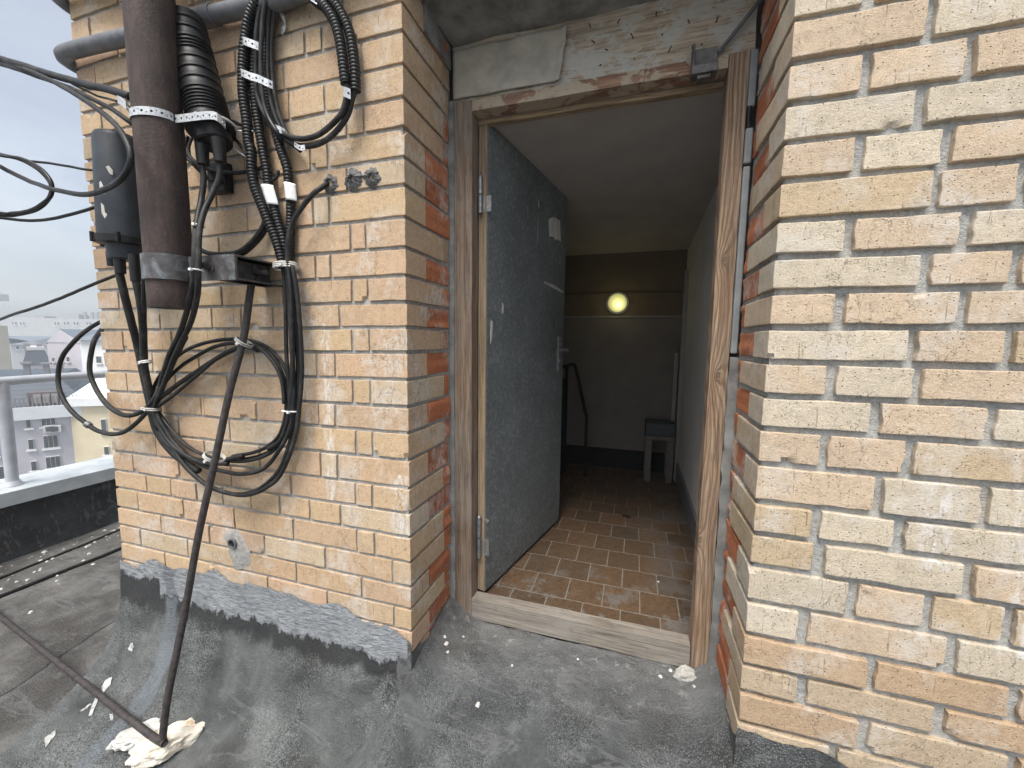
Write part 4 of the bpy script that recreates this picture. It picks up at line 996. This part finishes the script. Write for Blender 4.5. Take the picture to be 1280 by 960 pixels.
# straight run and the big coil
run = [((353,332),(356,360),(358,415),(359,455),(362,500),(358,535),(345,560),(325,572),(297,577),(262,571),(232,556),(209,531),(195,512),(188,508)),
       ((358,332),(361,365),(364,420),(366,460),(367,495),(364,530),(351,560),(330,585),(305,592),(284,590),(250,580),(220,556),(203,530),(194,512)),
       ((362,332),(366,365),(370,420),(373,465),(371,505),(366,540),(352,582),(335,603),(317,614),(292,618),(262,608),(232,583),(209,547),(196,520),(191,510)),
       ((366,332),(371,365),(376,420),(377,470),(374,515),(368,550),(352,592),(333,610),(312,618),(287,616.5),(255,603),(226,575),(206,543),(194,516))]
labs = ['innermost cable of the straight run that forms the inner ring of the coil', 'cable of the straight run forming the middle ring of the coil', 'outer cable of the straight run forming the lowest ring of the coil', 'rightmost cable of the straight run, doubling the lowest ring of the coil']
for i, (pts, lab) in enumerate(zip(run, labs)):
    cable([(x, y, .030+.012*(i % 2)+(.004 if y > 480 else 0)) for x, y in pts], .0068 if i else .0062, lab)
for i, (pts, lab) in enumerate(((((188,505),(196,478),(214,452),(240,434),(270,426),(302,424),(330,432),(350,450),(362,475),(366,505),(362,535),(347,558),(325,570),(297,575)), 'upper arc of the coil passing high behind the leaning rod'), (((192,506),(202,484),(226,458),(258,438),(284,430),(312,430),(335,440),(349,458),(357,485),(357,520),(346,548),(322,564),(290,571)), 'second arc of the coil just below the upper arc'), (((195,510),(215,495),(243,472),(270,449),(300,433),(322,434),(341,452),(352,475),(355,505)), 'diagonal cable crossing from the coil waist up to the rod tie'))):
    cable([(x, y, .020+.012*i) for x, y in pts], .0062, lab)
cable([(413,229,-.01),(407,231.5,.010),(400,236,.03),(392,242,.04),(379,257,.045),(368,274,.048),(361.5,296,.048),(360,325,.045),(363,365,.05),(364.5,420,.05),(365,470,.05),(362,515,.045),(352,548,.04),(335,562,.04)], .0072, 'thin cable leaving the left sealed hole and joining the straight run')
# cables from the two closures to the coil waist
cable([(253,203,.115),(255,222,.115),(252,248,.125),(246.5,275,.16),(244,300,.185),(243,338,.197),(239,370,.18),(228,408,.13),(211,445,.08),(199,485,.05),(190,510,.045),(196,535,.04),(214,560,.04),(240,573,.04),(272,576,.04),(305,570,.04)], .0078, 'left cable from the ribbed closure down to the coil waist')
cable([(275,200,.115),(274,220,.115),(266,240,.125),(256,262,.15),(250.5,283,.172),(248.5,300,.187),(247.5,338,.197),(246,372,.18),(238,405,.13),(218,445,.085),(205,480,.055),(193,512,.05),(203,540,.05),(222,562,.05),(252,578,.05),(285,580,.045)], .0078, 'right cable from the ribbed closure down to the coil waist')
cable([(149,338,.12),(156,368,.11),(164,400,.09),(171,430,.07),(176,455,.06),(182,480,.05),(188,505,.045),(197,540,.04),(220,570,.035),(250,590,.03)], .0115, 'thick left cable hanging from the slate junction box')
cable([(170,350,.12),(176,380,.11),(178.5,410,.09),(179.5,440,.07),(181,460,.06),(186,485,.05),(191,508,.045),(199,536,.04)], .0110, 'thick right cable hanging from the slate junction box')
cable([(181,325,.13),(180.5,360,.12),(180,400,.095),(180.5,440,.07),(183,470,.055),(189,505,.05)], .0075, 'thin cable hanging beside the mast, right of the two thick ones')
# loops that swing out past the corner
a0 = Vector((XL-.03, .10, onY(124, 404, 0).z))
cable([(140,396,-.20), (128,401,-.12), (114,409,-.06), (98,422,.0),(79,444,.03),(73,467,.04),(76,491,.05),(89,514,.06),(107.5,529,.06),(124,539,.06),(142,542.5,.06),(156,538.5,.055),(171,528,.05),(186,513,.045),(200,498,.04),(222,481,.035),(250,462,.03),(280,443,.03),(303,433,.03),(325,438,.03)], .0080, 'outer cable loop swinging out past the left corner of the pier')
cable([(142,404,-.16), (130,410,-.08), (123,417,-.02), (117,428,.02),(112.5,450,.03),(113,469,.035),(121,489,.04),(134,506,.045),(149,516.5,.05),(163,519.5,.05),(177,515,.05),(188,506,.05),(199,488,.05),(214,458,.05),(232,420,.07)], .0085, 'inner cable loop at the left corner of the pier')
# overhead cables at the left
OG = 'overhead cables leading off to the left'
cable([(-160,28,.02),(-60,58,.06),(0,75,.10),(30,86,.12),(60,99,.15),(95,118,.19),(122,137,.22),(145,157,.25),(159,180,.265),(162.5,200,.27),(153,222,.27),(131,237,.25),(105,243,.22),(60,235,.18),(25,221,.14),(0,208,.12),(-70,170,.08)], .0072, 'overhead cable that dips down and loops in front of the slate junction box', group=OG)
cable([(-160,40,.02),(-60,64,.06),(0,80,.10),(50,96,.12),(85,109,.14),(115,124,.16),(140,137,.17),(158,149,.17),(176,162,.15)], .0068, 'middle overhead cable running behind the mast below the strap', group=OG)
cable([(-160,30,.02),(-60,55,.06),(0,73,.10),(40,86,.12),(80,98,.14),(110,106,.16),(135,112,.18),(152,117,.19),(164,121,.19)], .0105, 'thickest overhead cable ending at the perforated strap', group=OG)
cable([(-100,45,.08),(0,72,.10),(12,76,.115),(24,79,.11),(33,85,.125),(45,89,.12),(58,94,.13),(70,97,.125),(82,99,.13),(92,106,.15),(105,112,.15),(125,121,.16),(148,127,.19)], .0030, 'thin wire twisted round the overhead cables', group=OG)
cable([(-80,176,.1),(0,193,.12),(25,199,.12),(48,212,.12),(61,226,.12),(64.5,238,.12),(60,251,.12),(46,262,.12),(25,267.5,.12),(0,269,.12),(-80,262,.1)], .0060, 'small open cable loop hanging in the sky at the left edge', group=OG)
cable([(-80,178,.12),(0,194,.14),(28,199,.14),(50,210,.14),(63,224,.14),(66,237,.14),(61,249,.14),(40,262,.14),(15,266,.14),(0,266,.14),(-80,255,.1)], .0052, 'second thinner cable following the small open loop in the sky', group=OG)
cable([(40,202,.12),(62,204,.11),(85,208,.10),(104,211.5,.09),(130,214,.06)], .0040, 'short thin wire from the small loop to the pier corner', group=OG)
cable([(-80,262,.1),(0,272,.12),(30,275.5,.12),(62,274,.12),(92,267,.11),(122,258,.10),(140,250,.08)], .0052, 'slack wire sagging below the small loop to the junction box', group=OG)
cable([(-120,443,.0),(0,399,.06),(42,385,.07),(82,370,.08),(100,362,.08),(119,354,.07),(150,342,.06)], .0055, 'straight wire rising from the lower left to the pier corner', group=OG)
# short loose cables behind the closures
cable([(334,262,.02),(329,283,.025),(318,300,.03),(304,312,.035),(290,317,.03),(262,317,.02),(243,308,.02)], .0075, 'short cable curving under the conduits towards the bracket')
cable([(338,268,.015),(332,288,.015),(320,304,.02),(306,316,.02),(294,321,.02)], .0070, 'second short cable curving beside it towards the bracket')
cable([(234,170,.03),(232,190,.035),(236,200,.04),(260,212,.04),(290,216,.035),(320,212,.03),(338,205,.025)], .0060, 'thin cable passing low behind the closure ports to the conduits')
cable([(230,178,.03),(237,195,.04),(250,208,.05),(262,225,.05),(280,226,.04)], .0055, 'tangled thin wire below the ribbed closure, left side')
cable([(240,172,.02),(236,186,.03),(240,203,.03),(252,216,.03)], .0050, 'second tangled thin wire below the ribbed closure')
cable([(285,168,.03),(296,176,.04),(306,190,.05),(316,206,.04),(332,225,.03),(345,222,.02),(348,210,.02)], .0052, 'black wire looping from the closure to the tagged conduits')
cable([(282,150,.04),(296,154,.04),(312,160,.04),(328,166,.03)], .0060, 'short black cable from the closure top to the conduits')
cable([(284,158,.06),(294,163,.055),(305,164,.05),(318,164,.045)], .0032, 'pale thin wire reaching from the closure ring to the conduits', 'offwhite', group='pale wires by the ribbed closure')
cable([(282,172,.05),(290,182,.05),(300,191,.05),(312,199,.045)], .0026, 'pale thin wire slanting down right of the closure ports', 'offwhite', group='pale wires by the ribbed closure')
B = MB(); p0, p1 = onY(272,205,-.02), onY(287,240,-.02)
B.box((p0.x-.03, -.035, p1.z), (p1.x, -.004, p0.z)); tag(B.build('wall_box', M['black'], None, bevel=.004), 'small black box on the bricks below the ribbed closure', 'box')

# ------------------------------------------------------------------ straps, ties, tags
def strap(pts, wdir, w, lab):
    P = resample(crom(pts, .002), .011); B = MB(); vs = []; fs = []; hole = .0034
    for i in range(len(P)-1):
        a, b = P[i], P[i+1]; c = (a+b)/2; t = (b-a)/2; wv = (wdir[0].lerp(wdir[1], i/max(1, len(P)-2))).normalized()*(w/2)
        outer = [(-1,-1),(0,-1),(1,-1),(1,0),(1,1),(0,1),(-1,1),(-1,0)]
        hs = hole if i % 2 == 0 else hole*.5
        oy = 0 if i % 2 == 0 else (.35 if i % 4 == 1 else -.35)
        o = len(vs)
        for u, v in outer: vs.append(c+t*u+wv*v)
        for u, v in outer:
            q = math.hypot(u, v); vs.append(c+t.normalized()*(u/q*hs)+wv.normalized()*(v/q*hs)+wv*oy)
        for k in range(8): fs.append((o+k, o+(k+1) % 8, o+8+(k+1) % 8, o+8+k))
    B.add(vs, fs); o = B.build('perforated_strap', M['strap'], None)
    s = o.modifiers.new('t', 'SOLIDIFY'); s.thickness = .0011; s.offset = 0
    return tag(o, lab, 'strap', 'perforated steel straps')
up = Vector((0, 0, 1))
zs_ = onY(205, 131, PY-PR).z
ring = [Vector((pm.x+(PR+.003)*math.cos(a), PY+(PR+.003)*math.sin(a), zs_+.006*math.cos(a*1.0)**2)) for a in [-PI*.93+i*PI*.97/20 for i in range(21)]]
e1 = onY(275, 149, -.158)
ring = [onY(147, 124, -.20), onY(156, 130, -.225)] + ring + [onY(262, 144, -.165), e1, onY(283, 158, -.12)]
strap(ring, (up, up), .021, 'long perforated strap tied round the mast and the ribbed closure')
def wd(p, q): return (q-p).normalized()
def pstrap(px, w, lab, wdir=(up, up)): strap([onY(x, y, -d) for x, y, d in px], wdir, w, lab)
pstrap([(302,50,.05),(305,51,.068),(313,54,.068),(321,57,.06),(327,60,.05)], .022, 'top perforated strap across the hanging conduits')
pstrap([(299,89,.05),(303,91,.068),(312,95,.068),(322,98,.062),(333,103,.058),(342,107,.045)], .021, 'longest perforated strap across the hanging conduits, below the top one')
pstrap([(341,158,.045),(347,161,.055),(354,164,.05),(360,170,.035)], .018, 'short bent strap at the lower left of the upper loop')
pstrap([(429,114,.05),(434,116,.058),(441,119,.045)], .026, 'strap joining the arched conduits to the smooth cables')
pstrap([(368,180,.045),(375,185,.05),(381,184,.045),(385,190,.03)], .014, 'crumpled strap at the bottom of the upper loop')
pstrap([(385,-6,.055),(394,0,.058),(402,4,.05)], .018, 'strap at the top edge above the arched conduits')
pstrap([(345,8,.02),(352,18,.016),(357,30,.012),(352,40,.012)], .018, 'dull strap end screwed to the bricks beside the upper bundle')
def tie(x, y, d, ang, r, lab, m='white', flat=1.0, tr=.0022, turns=1):
    c = onY(x, y, -d); a = math.radians(ang); ax = (_r*math.cos(a)-_u*math.sin(a)).normalized()
    u = ax.cross(Vector((0, 1, 0))).normalized(); w = ax.cross(u).normalized(); B = MB()
    for k in range(turns):
        off = ax*(.006*(k-(turns-1)/2))
        pts = [c+off+u*(r*math.cos(t))+w*(r*flat*math.sin(t)) for t in [2*PI*i/28 for i in range(29)]]; B.tube(pts, tr, 8)
    B.obox(c-Vector((0, r*flat+.002, 0))+u*r*.35, u*.004, w*.003, ax*.0035)
    tag(B.build('zip_tie', M[m], None, smooth=True, sharp=40), lab, 'zip tie', 'pale ties round the cables')
tie(248, 282, .166, 100, .014, 'small white zip tie on the twin cables above the bracket')
tie(245, 338, .197, 92, .016, 'white zip tie on the twin cables in front of the bracket bolt')
tie(181, 453, .064, 80, .024, 'white zip tie on the thick cables left of the coil', turns=2, flat=.6)
tie(188, 511, .048, 95, .034, 'grey zip tie pinching the waist of the coil', 'offwhite', flat=.6, turns=2)
tie(363.5, 514, .042, 92, .030, 'white zip tie on the right side of the coil', flat=.6)
tie(357, 333, .030, 90, .038, 'wide pale tie gathering the conduits above the straight run', 'offwhite', flat=.7, turns=3, tr=.0032)
tie(305, 428, .07, 125, .024, 'pale tie holding the coil to the upper part of the leaning rod', 'offwhite', flat=1.1, turns=2)
tie(268, 571, .10, 125, .026, 'pale tie holding the coil to the lower part of the leaning rod', 'offwhite', flat=1.3, turns=2)
tie(110, 531, .06, 35, .0095, 'grey tape band on the outer left cable loop', 'steel', tr=.003, turns=3)
tie(266, 160, .10, 80, .062, 'white zip tie round the base ring of the ribbed closure', flat=.95, tr=.003)
def wtag(q, d, lab):
    P = [onY(x, y, -d) for x, y in q]; c0, c1 = P[0], P[1]
    def f(u, v):
        a = P[0].lerp(P[1], u).lerp(P[3].lerp(P[2], u), v); a = a.copy(); a.y -= .016*math.sin(PI*min(max(u, 0), 1))*.9; return a
    B = MB(); B.grid(f, 12, 8); o = B.build('cable_tag', M['white'], None, smooth=True, sharp=180)
    s = o.modifiers.new('t', 'SOLIDIFY'); s.thickness = .0012; tag(o, lab, 'tag', 'white tags on the conduits')
wtag([(326,232.5),(341.5,231.5),(348.5,256),(334,257.5)], .034, 'white plastic tag wrapped on the middle hanging conduit')
wtag([(354.5,228.5),(369.5,230),(371.5,251.5),(357.5,251)], .027, 'white plastic tag wrapped on the right hanging conduit')

# sealed holes and the pipe stub
def plug(x, y, s, seed, lab, hole):
    s *= 1.2; c = onY(x, y, 0); B = MB(); sv = Vector((seed, 0, 0)); n = 40; vs = []; fs = []; R = 7
    for j in range(R+1):
        for k in range(n):
            a = 2*PI*k/n; d = Vector((math.cos(a), math.sin(a), 0)); q = j/R
            rad = s*q*(1+.35*nz(d*2+sv)*q+.28*nz(d*6+sv)*q)
            yy = -.016*(1-q**2)*(1+.5*nz(d*3+sv*2))+.002
            if q < hole: yy = .012
            vs.append(c+Vector((rad*d.x, yy-.004*nz(Vector((rad*90, a*4, seed))), rad*d.y)))
    for j in range(R):
        for k in range(n): a = j*n+k; b = j*n+(k+1) % n; fs.append((a, b, b+n, a+n))
    B.add(vs, fs); tag(B.build('sealant_plug', M['sealant'], None, smooth=True, sharp=60), lab, 'sealant plug', 'grey sealant plugs in the pier')
plug(414, 230, .024, 2, 'ragged grey sealant plug with a cable coming out, leftmost of three', .4)
plug(442, 224, .027, 5, 'bulging grey sealant plug in the middle of three', .2)
plug(465, 222, .026, 8, 'torn dark sealant plug nearest the pier corner', .25)
hc = onY(293, 678, 0)
stub = empty('pipe_stub', hc, 'short grey pipe stub set in a mortar patch low on the pier', 'pipe')
B = MB(); pr = [(-.02, .019), (.012, .0185), (.012, .0145), (-.045, .0145)]; B._lathe(pr, hc, Vector((0, -1, 0)), 24, 0); B.build('tube', M['greypipe'], stub, smooth=True, sharp=35)
B = MB(); B.lathe([(0, .0144), (.004, .0144)], hc+Vector((0, -.002, 0)), (0, -1, 0), 24); B.build('hollow', M['dark'], stub)
B = MB(); vs = []; fs = []; n = 48; R = 6
for j in range(R+1):
    for k in range(n):
        a = 2*PI*k/n; d = Vector((math.cos(a), math.sin(a), 0)); q = .019/.1+(1-.19)*j/R
        ex_ = (.030+.050*max(0, -math.sin(a-.25))**1.5)*(1+.35*nz(d*2.5)+.25*nz(d*7))
        rad = .019 + ex_*j/R
        vs.append(hc+Vector((rad*d.x+.012*j/R*max(0, -d.y)*1.5, -.0045*(1-(j/R)**3)+.0005, rad*d.y)))
for j in range(R):
    for k in range(n): a = j*n+k; b = j*n+(k+1) % n; fs.append((a, b, b+n, a+n))
B.add(vs, fs); B.build('mortar_patch', M['mortarL'], stub, smooth=True, sharp=180)

# ------------------------------------------------------------------ the city beyond the parapet
def azdir(px, py=430):
    d = ray(px, py); return Vector((d.x, d.y, 0)).normalized()
def at(px, py, D):
    d = ray(px, py); return CAM + d*(D/math.hypot(d.x, d.y))
GROUND = -26
B = MB(); B.grid(lambda u, v: (-700+1400*u, -600+1300*v, GROUND), 4, 4); tag(B.build('ground', paint((.22, .22, .22)), None), kind='structure')
class Fac:
    def __init__(s, pl, pr, D1, D2, depth, name, lab):
        s.a = CAM+azdir(pl)*D1; s.b = CAM+azdir(pr)*D2; s.a.z = s.b.z = 0
        s.ux = (s.b-s.a).normalized(); s.n = Vector((s.ux.y, -s.ux.x, 0)); s.n = s.n if s.n.dot(CAM-s.a) > 0 else -s.n
        s.depth = depth; s.w = (s.b-s.a).length; s.o = empty(name, (s.a.x, s.a.y, GROUND), lab, 'building')
    def p(s, x, y):
        return onPlane(x, y, s.a, s.n)
    def z(s, x, y): return s.p(x, y).z
    def prism(s, z0, z1, m, name, o0=0, o1=0, sh=0):
        B = MB(); c = (s.a+s.b)/2-s.n*(s.depth/2); c.z = (z0+z1)/2
        B.obox(c, s.ux*(s.w/2+o0), s.n*(s.depth/2+o1), Vector((0, 0, (z1-z0)/2))); return B.build(name, m, s.o)
    def mansard(s, z0, z1, inset, m, name='roof', over=.3):
        B = MB(); vs = []
        for z, i in ((z0, -over), (z1, inset)):
            for sx, sy in ((0, 0), (1, 0), (1, 1), (0, 1)):
                q = s.a+s.ux*(s.w*sx+(i if sx == 0 else -i))-s.n*(s.depth*sy+(i if sy == 0 else -i)); vs.append((q.x, q.y, z))
        B.add(vs, [(0,1,5,4),(1,2,6,5),(2,3,7,6),(3,0,4,7),(4,5,6,7),(0,3,2,1)]); return B.build(name, m, s.o)
    def gable(s, z0, z1, m, along=False):
        B = MB(); q = lambda u, v, z: (s.a+s.ux*s.w*u-s.n*s.depth*v).xyz.to_tuple()[:2]+(z,)
        if not along: vs = [q(-.02,-.02,z0),q(1.02,-.02,z0),q(.5,-.02,z1),q(-.02,1,z0),q(1.02,1,z0),q(.5,1,z1)]
        else: vs = [q(0,-.03,z0),q(0,1.03,z0),q(0,.5,z1),q(1,-.03,z0),q(1,1.03,z0),q(1,.5,z1)]
        B.add(vs, [(0,1,2),(5,4,3),(0,2,5,3),(1,4,5,2),(0,3,4,1)]); return B.build('roof', m, s.o)
    def win(s, x0, y0, x1, y1, panes=1, frame=(.72, .72, .72)):
        a, b = s.p(x0, y0), s.p(x1, y1); u0, u1 = (a-s.a).dot(s.ux), (b-s.a).dot(s.ux); z0, z1 = min(a.z, b.z), max(a.z, b.z)
        B = MB(); c = s.a+s.ux*((u0+u1)/2)+s.n*.03; c.z = (z0+z1)/2
        B.obox(c, s.ux*((u1-u0)/2), s.n*.06, Vector((0, 0, (z1-z0)/2))); 
        sc = c.copy(); sc.z = z0-.08; B.obox(sc, s.ux*((u1-u0)/2+.12), s.n*.14, Vector((0, 0, .06)))
        f = B.build('window', paint(frame), s.o)
        B = MB(); pw = (u1-u0)/panes
        for k in range(panes):
            q = s.a+s.ux*(u0+pw*(k+.5))+s.n*.075; q.z = (z0+z1)/2; B.obox(q, s.ux*(pw*.455), s.n*.03, Vector((0, 0, (z1-z0)*.455)))
        B.build('glass', M['glass'], f)
f = Fac(-130, 101, 46, 44.6, 14, 'lavender_building', 'lavender apartment house with slate mansard roof and wide dormer beyond the guard rail')
ez = f.z(60, 507)
f.prism(GROUND, ez-.9, paint((.43, .42, .45)), 'wall'); f.prism(ez-.9, ez, paint((.60, .62, .64)), 'cornice', .25, .35)
f.mansard(ez, f.z(60, 472), 1.6, M['slate'], over=.1)
for q in ((32,521,39.5,534.5,1),(51,518,70,531.5,3),(35,549,43,561,1),(54,544.5,73.5,558.5,3),(38.5,576.5,47,587.5,1),(57,571,76.5,583.5,3),(-20,554,-2,570,2),(-12,584,8,598,2)): f.win(*q)
# dormer strip and split units
B = MB(); a, b = f.p(34, 500), f.p(77, 500); zt_, zb_2 = f.p(55, 490).z, f.p(55, 506).z; c = (a+b)/2-f.n*.7; c.z = (zt_+zb_2)/2
B.obox(c, f.ux*((b-a).dot(f.ux)/2), f.n*.75, Vector((0, 0, (zt_-zb_2)/2))); B.build('dormer', paint((.13, .11, .11)), f.o)
for x0, x1 in ((42, 52), (54, 63), (65, 73)):
    a, b = f.p(x0, 499), f.p(x1, 499); q = (a+b)/2+f.n*.1; q.z = (zt_+zb_2)/2; B = MB(); B.obox(q, f.ux*((b-a).dot(f.ux)/2), f.n*.04, Vector((0, 0, (zt_-zb_2)*.36))); B.build('window', paint((.30, .27, .26)), f.o)
for x in (63, 70):
    q = f.p(x, 535)+f.n*.3; B = MB(); B.obox(q, f.ux*.30, f.n*.2, Vector((0, 0, .24))); B.obox(q+f.n*.21, f.ux*.17, f.n*.01, Vector((0, 0, .17)), 1); B.build('air_conditioner', [paint((.5, .5, .5)), M['glass']], f.o)
f2 = Fac(78.5, 230, 44.6, 41.5, 12, 'cream_building', 'cream plastered house with a white sheet roof right of the lavender house')
ez = f2.z(110, 507)
f2.prism(GROUND, ez, paint((.60, .52, .36)), 'wall'); f2.prism(ez, ez+.6, paint((.68, .69, .69)), 'cornice', .05, .35)
f2.gable(ez+.6, ez+2.6, paint((.66, .69, .71)), True)
for q in ((126.5,523.5,134.5,540),(130.5,558,137.5,568)): f2.win(*q)
f3 = Fac(58.5, 102, 78, 74, 20, 'gabled_building', 'pale lilac gabled house standing behind the guard rail, blank end wall')
e3 = f3.z(60, 428); f3.prism(GROUND, e3, paint((.52, .49, .54)), 'wall')
B = MB(); q = lambda u, z, v=.0: tuple((f3.a+f3.ux*f3.w*u+f3.n*(.05-v)).xy)+(z,)
zz = f3.z(76, 412); B.add([q(0, e3), q(1, e3), q(.42, zz), q(0, e3, .4), q(1, e3, .4), q(.42, zz, .4)], [(0,1,2),(5,4,3),(0,2,5,3),(1,4,5,2)]); B.build('gable', paint((.52, .49, .54)), f3.o)
B = MB(); q = lambda u, v, z: tuple((f3.a+f3.ux*f3.w*u-f3.n*f3.depth*v).xy)+(z,)
B.add([q(-.03,0,e3-.1),q(.42,0,zz+.1),q(1.03,0,e3-.1),q(-.03,1,e3-.1),q(.42,1,zz+.1),q(1.03,1,e3-.1)], [(0,1,4,3),(1,2,5,4)]); o = B.build('roof', M['slate2'], f3.o); o.modifiers.new('t', 'SOLIDIFY').thickness = .25
f4 = Fac(100, 190, 70, 62, 15, 'white_building', 'white house with small windows between the gabled house and the pier corner')
e4 = f4.z(110, 425); f4.prism(GROUND, e4, paint((.66, .67, .68)), 'wall'); f4.gable(e4, e4+3, M['slate2'], True)
for q in ((121,445,128,454),(124,474,131,482)): f4.win(*q, 2)
f5 = Fac(27, 60, 92, 92, 16, 'dormered_building', 'pale house with a steep dark slate roof left of the gabled house')
e5 = f5.z(40, 456.5); f5.prism(GROUND, e5, paint((.58, .56, .58)), 'wall'); f5.mansard(e5, f5.z(40, 439), .35, M['slate'], over=.2); f5.prism(f5.z(40, 438), f5.z(40, 434), paint((.55, .55, .55)), 'attic', -.4, -.4)
for q in ((22.5+6,457.5,31,464),(39.5,461,42,466.5),(44,460,46.5,466)): f5.win(*q)
f5b = Fac(13, 62, 125, 125, 22, 'slate_roofed_building', 'distant pale house with a low slate roof above the dark steep roof')
e6 = f5b.z(30, 431); f5b.prism(GROUND, e6, paint((.5, .5, .5)), 'wall'); f5b.mansard(e6, f5b.z(30, 420), 7, M['slate2'], over=.4)
f6 = Fac(-60, 12, 70, 72, 8, 'cream_tower', 'cream corner tower with a projecting cornice cut by the left edge')
f6.prism(GROUND, f6.z(5, 407), paint((.56, .52, .43)), 'wall'); f6.prism(f6.z(5, 408), f6.z(5, 376), paint((.62, .60, .55)), 'turret', -.35, -.35); f6.prism(f6.z(5, 376), f6.z(5, 368), paint((.66, .65, .62)), 'cornice', .25, .25)
f7 = Fac(-40, 190, 210, 190, 40, 'long_building', 'long pale building fading into the haze along the skyline')
f7.prism(GROUND, f7.z(60, 397.5), paint((.40, .40, .40)), 'wall')
for (x0, x1, y0, ln_) in ((75, 91, 393, 3), (35, 47, 395, 2)):
    a, b = f7.p(x0, 398), f7.p(x1, y0); c = (a+b)/2-f7.n*6; B = MB(); B.obox(c, f7.ux*(abs((b-a).dot(f7.ux))/2), f7.n*3, Vector((0, 0, abs(b.z-a.z)/2+.2))); B.build('roof_house', paint((.30, .30, .31)), f7.o)
for x in (95, 104, 111, 115):
    q = f7.p(x, 395)-f7.n*5; B = MB(); B.obox(q, f7.ux*.35, f7.n*.35, Vector((0, 0, 1.6))); B.build('chimney', paint((.22, .22, .23)), f7.o)

def stack(fc, px, py, h_, w_, back, c=(.30, .27, .26), nm='chimney'):
    q = fc.p(px, py)-fc.n*back; B = MB(); B.obox(q+Vector((0, 0, h_/2-1)), fc.ux*w_, fc.n*w_, Vector((0, 0, h_/2+1))); B.obox(q+Vector((0, 0, h_+.05)), fc.ux*(w_+.12), fc.n*(w_+.12), Vector((0, 0, .08))); B.build(nm, paint(c), fc.o)
for px in (20, 47, 66): stack(f, px, 470, .7, .16, 3.5, (.25, .24, .25))
for px in (93, 112): stack(f2, px, 496, 1.4, .4, 4)
for px in (34, 50): stack(f5, px, 437, .8, .3, 4)
stack(f3, 90, 420, 1.5, .5, 5); stack(f3, 97, 422, 1.5, .5, 5)
for x in (20, 29, 38, 48): f5b.win(x, 432.5, x+4, 436.5)
for x in (15, 25, 68, 80, 92, 108, 120): f7.win(x, 402, x+2.2, 406.5); f7.win(x+4, 402, x+6.2, 406.5)
for q in ((66,447,69,452),(74,446,78,452),(84,446,88,452)): f3.win(*q)
for q in ((84,520,91,533),(100,521,107,534),(84,552,91,563)): f2.win(*q, frame=(.58, .51, .36)) if False else None
B = MB(); a_, b_ = f.p(-130, 470), f.p(100, 470)
for i in range(40):
    q = f.a+f.ux*(f.w*(i+.5)/40)+f.n*.15; q.z = f.z(60, 507)+.35; B.obox(q, f.ux*.03, f.n*.03, Vector((0, 0, .35)))
B.build('snow_guard', paint((.2, .2, .21)), f.o)

# ------------------------------------------------------------------ haze, sky and light
B = MB(); B.box((-330, -300, GROUND-1), (330, 300, 22)); hz = B.build('haze', None or M['dark'], None); tag(hz, kind='stuff')
hm = bpy.data.materials.new('haze_air'); hm.use_nodes = True; nt = hm.node_tree; nt.nodes.remove(nt.nodes['Principled BSDF'])
pv = nt.nodes.new('ShaderNodeVolumePrincipled'); pv.inputs['Color'].default_value = (.88, .95, 1, 1); pv.inputs['Density'].default_value = .0020; pv.inputs['Anisotropy'].default_value = .25
nt.links.new(pv.outputs[0], nt.nodes['Material Output'].inputs['Volume']); hz.data.materials.clear(); hz.data.materials.append(hm)
hz.display_type = 'WIRE'

EL, AZ = math.radians(62), math.radians(188)         # soft sun behind cloud, in front of the wall
w = bpy.data.worlds.new('World'); scn.world = w; w.use_nodes = True; nt = w.node_tree; bg = nt.nodes['Background']
sky = nt.nodes.new('ShaderNodeTexSky'); sky.sky_type = 'NISHITA'; sky.sun_disc = False; sky.sun_elevation = EL; sky.sun_rotation = AZ; sky.air_density = 1.0; sky.dust_density = 4.0; sky.ozone_density = 1.0
hs = nt.nodes.new('ShaderNodeHueSaturation'); hs.inputs['Saturation'].default_value = .50
nt.links.new(sky.outputs[0], hs.inputs['Color']); wn = N(nt); gv = nt.nodes.new('ShaderNodeTexCoord').outputs['Generated']
cl_ = wn.ramp(wn.noise(wn.map(gv, (1, 1, 2.2)), 2.6, 6, .6, .4), (.35, (.86, .89, .93)), (.65, (1.12, 1.11, 1.09)))
nt.links.new(wn.mix(1, hs.outputs[0], cl_, 'MULTIPLY'), bg.inputs['Color']); bg.inputs['Strength'].default_value = .12
sun = bpy.data.lights.new('sun', 'SUN'); sun.energy = 2.4; sun.angle = math.radians(24); sun.color = (1, .96, .9)
so = bpy.data.objects.new('sun', sun); col.objects.link(so)
dirv = Vector((math.sin(AZ)*math.cos(EL), math.cos(AZ)*math.cos(EL), math.sin(EL)))
so.rotation_euler = dirv.to_track_quat('Z', 'Y').to_euler()
vs_ = scn.view_settings; vs_.view_transform = 'Standard'; vs_.look = 'None'; vs_.gamma = 1; vs_.use_curve_mapping = False; vs_.exposure = .84
scn.cycles.volume_bounces = 2
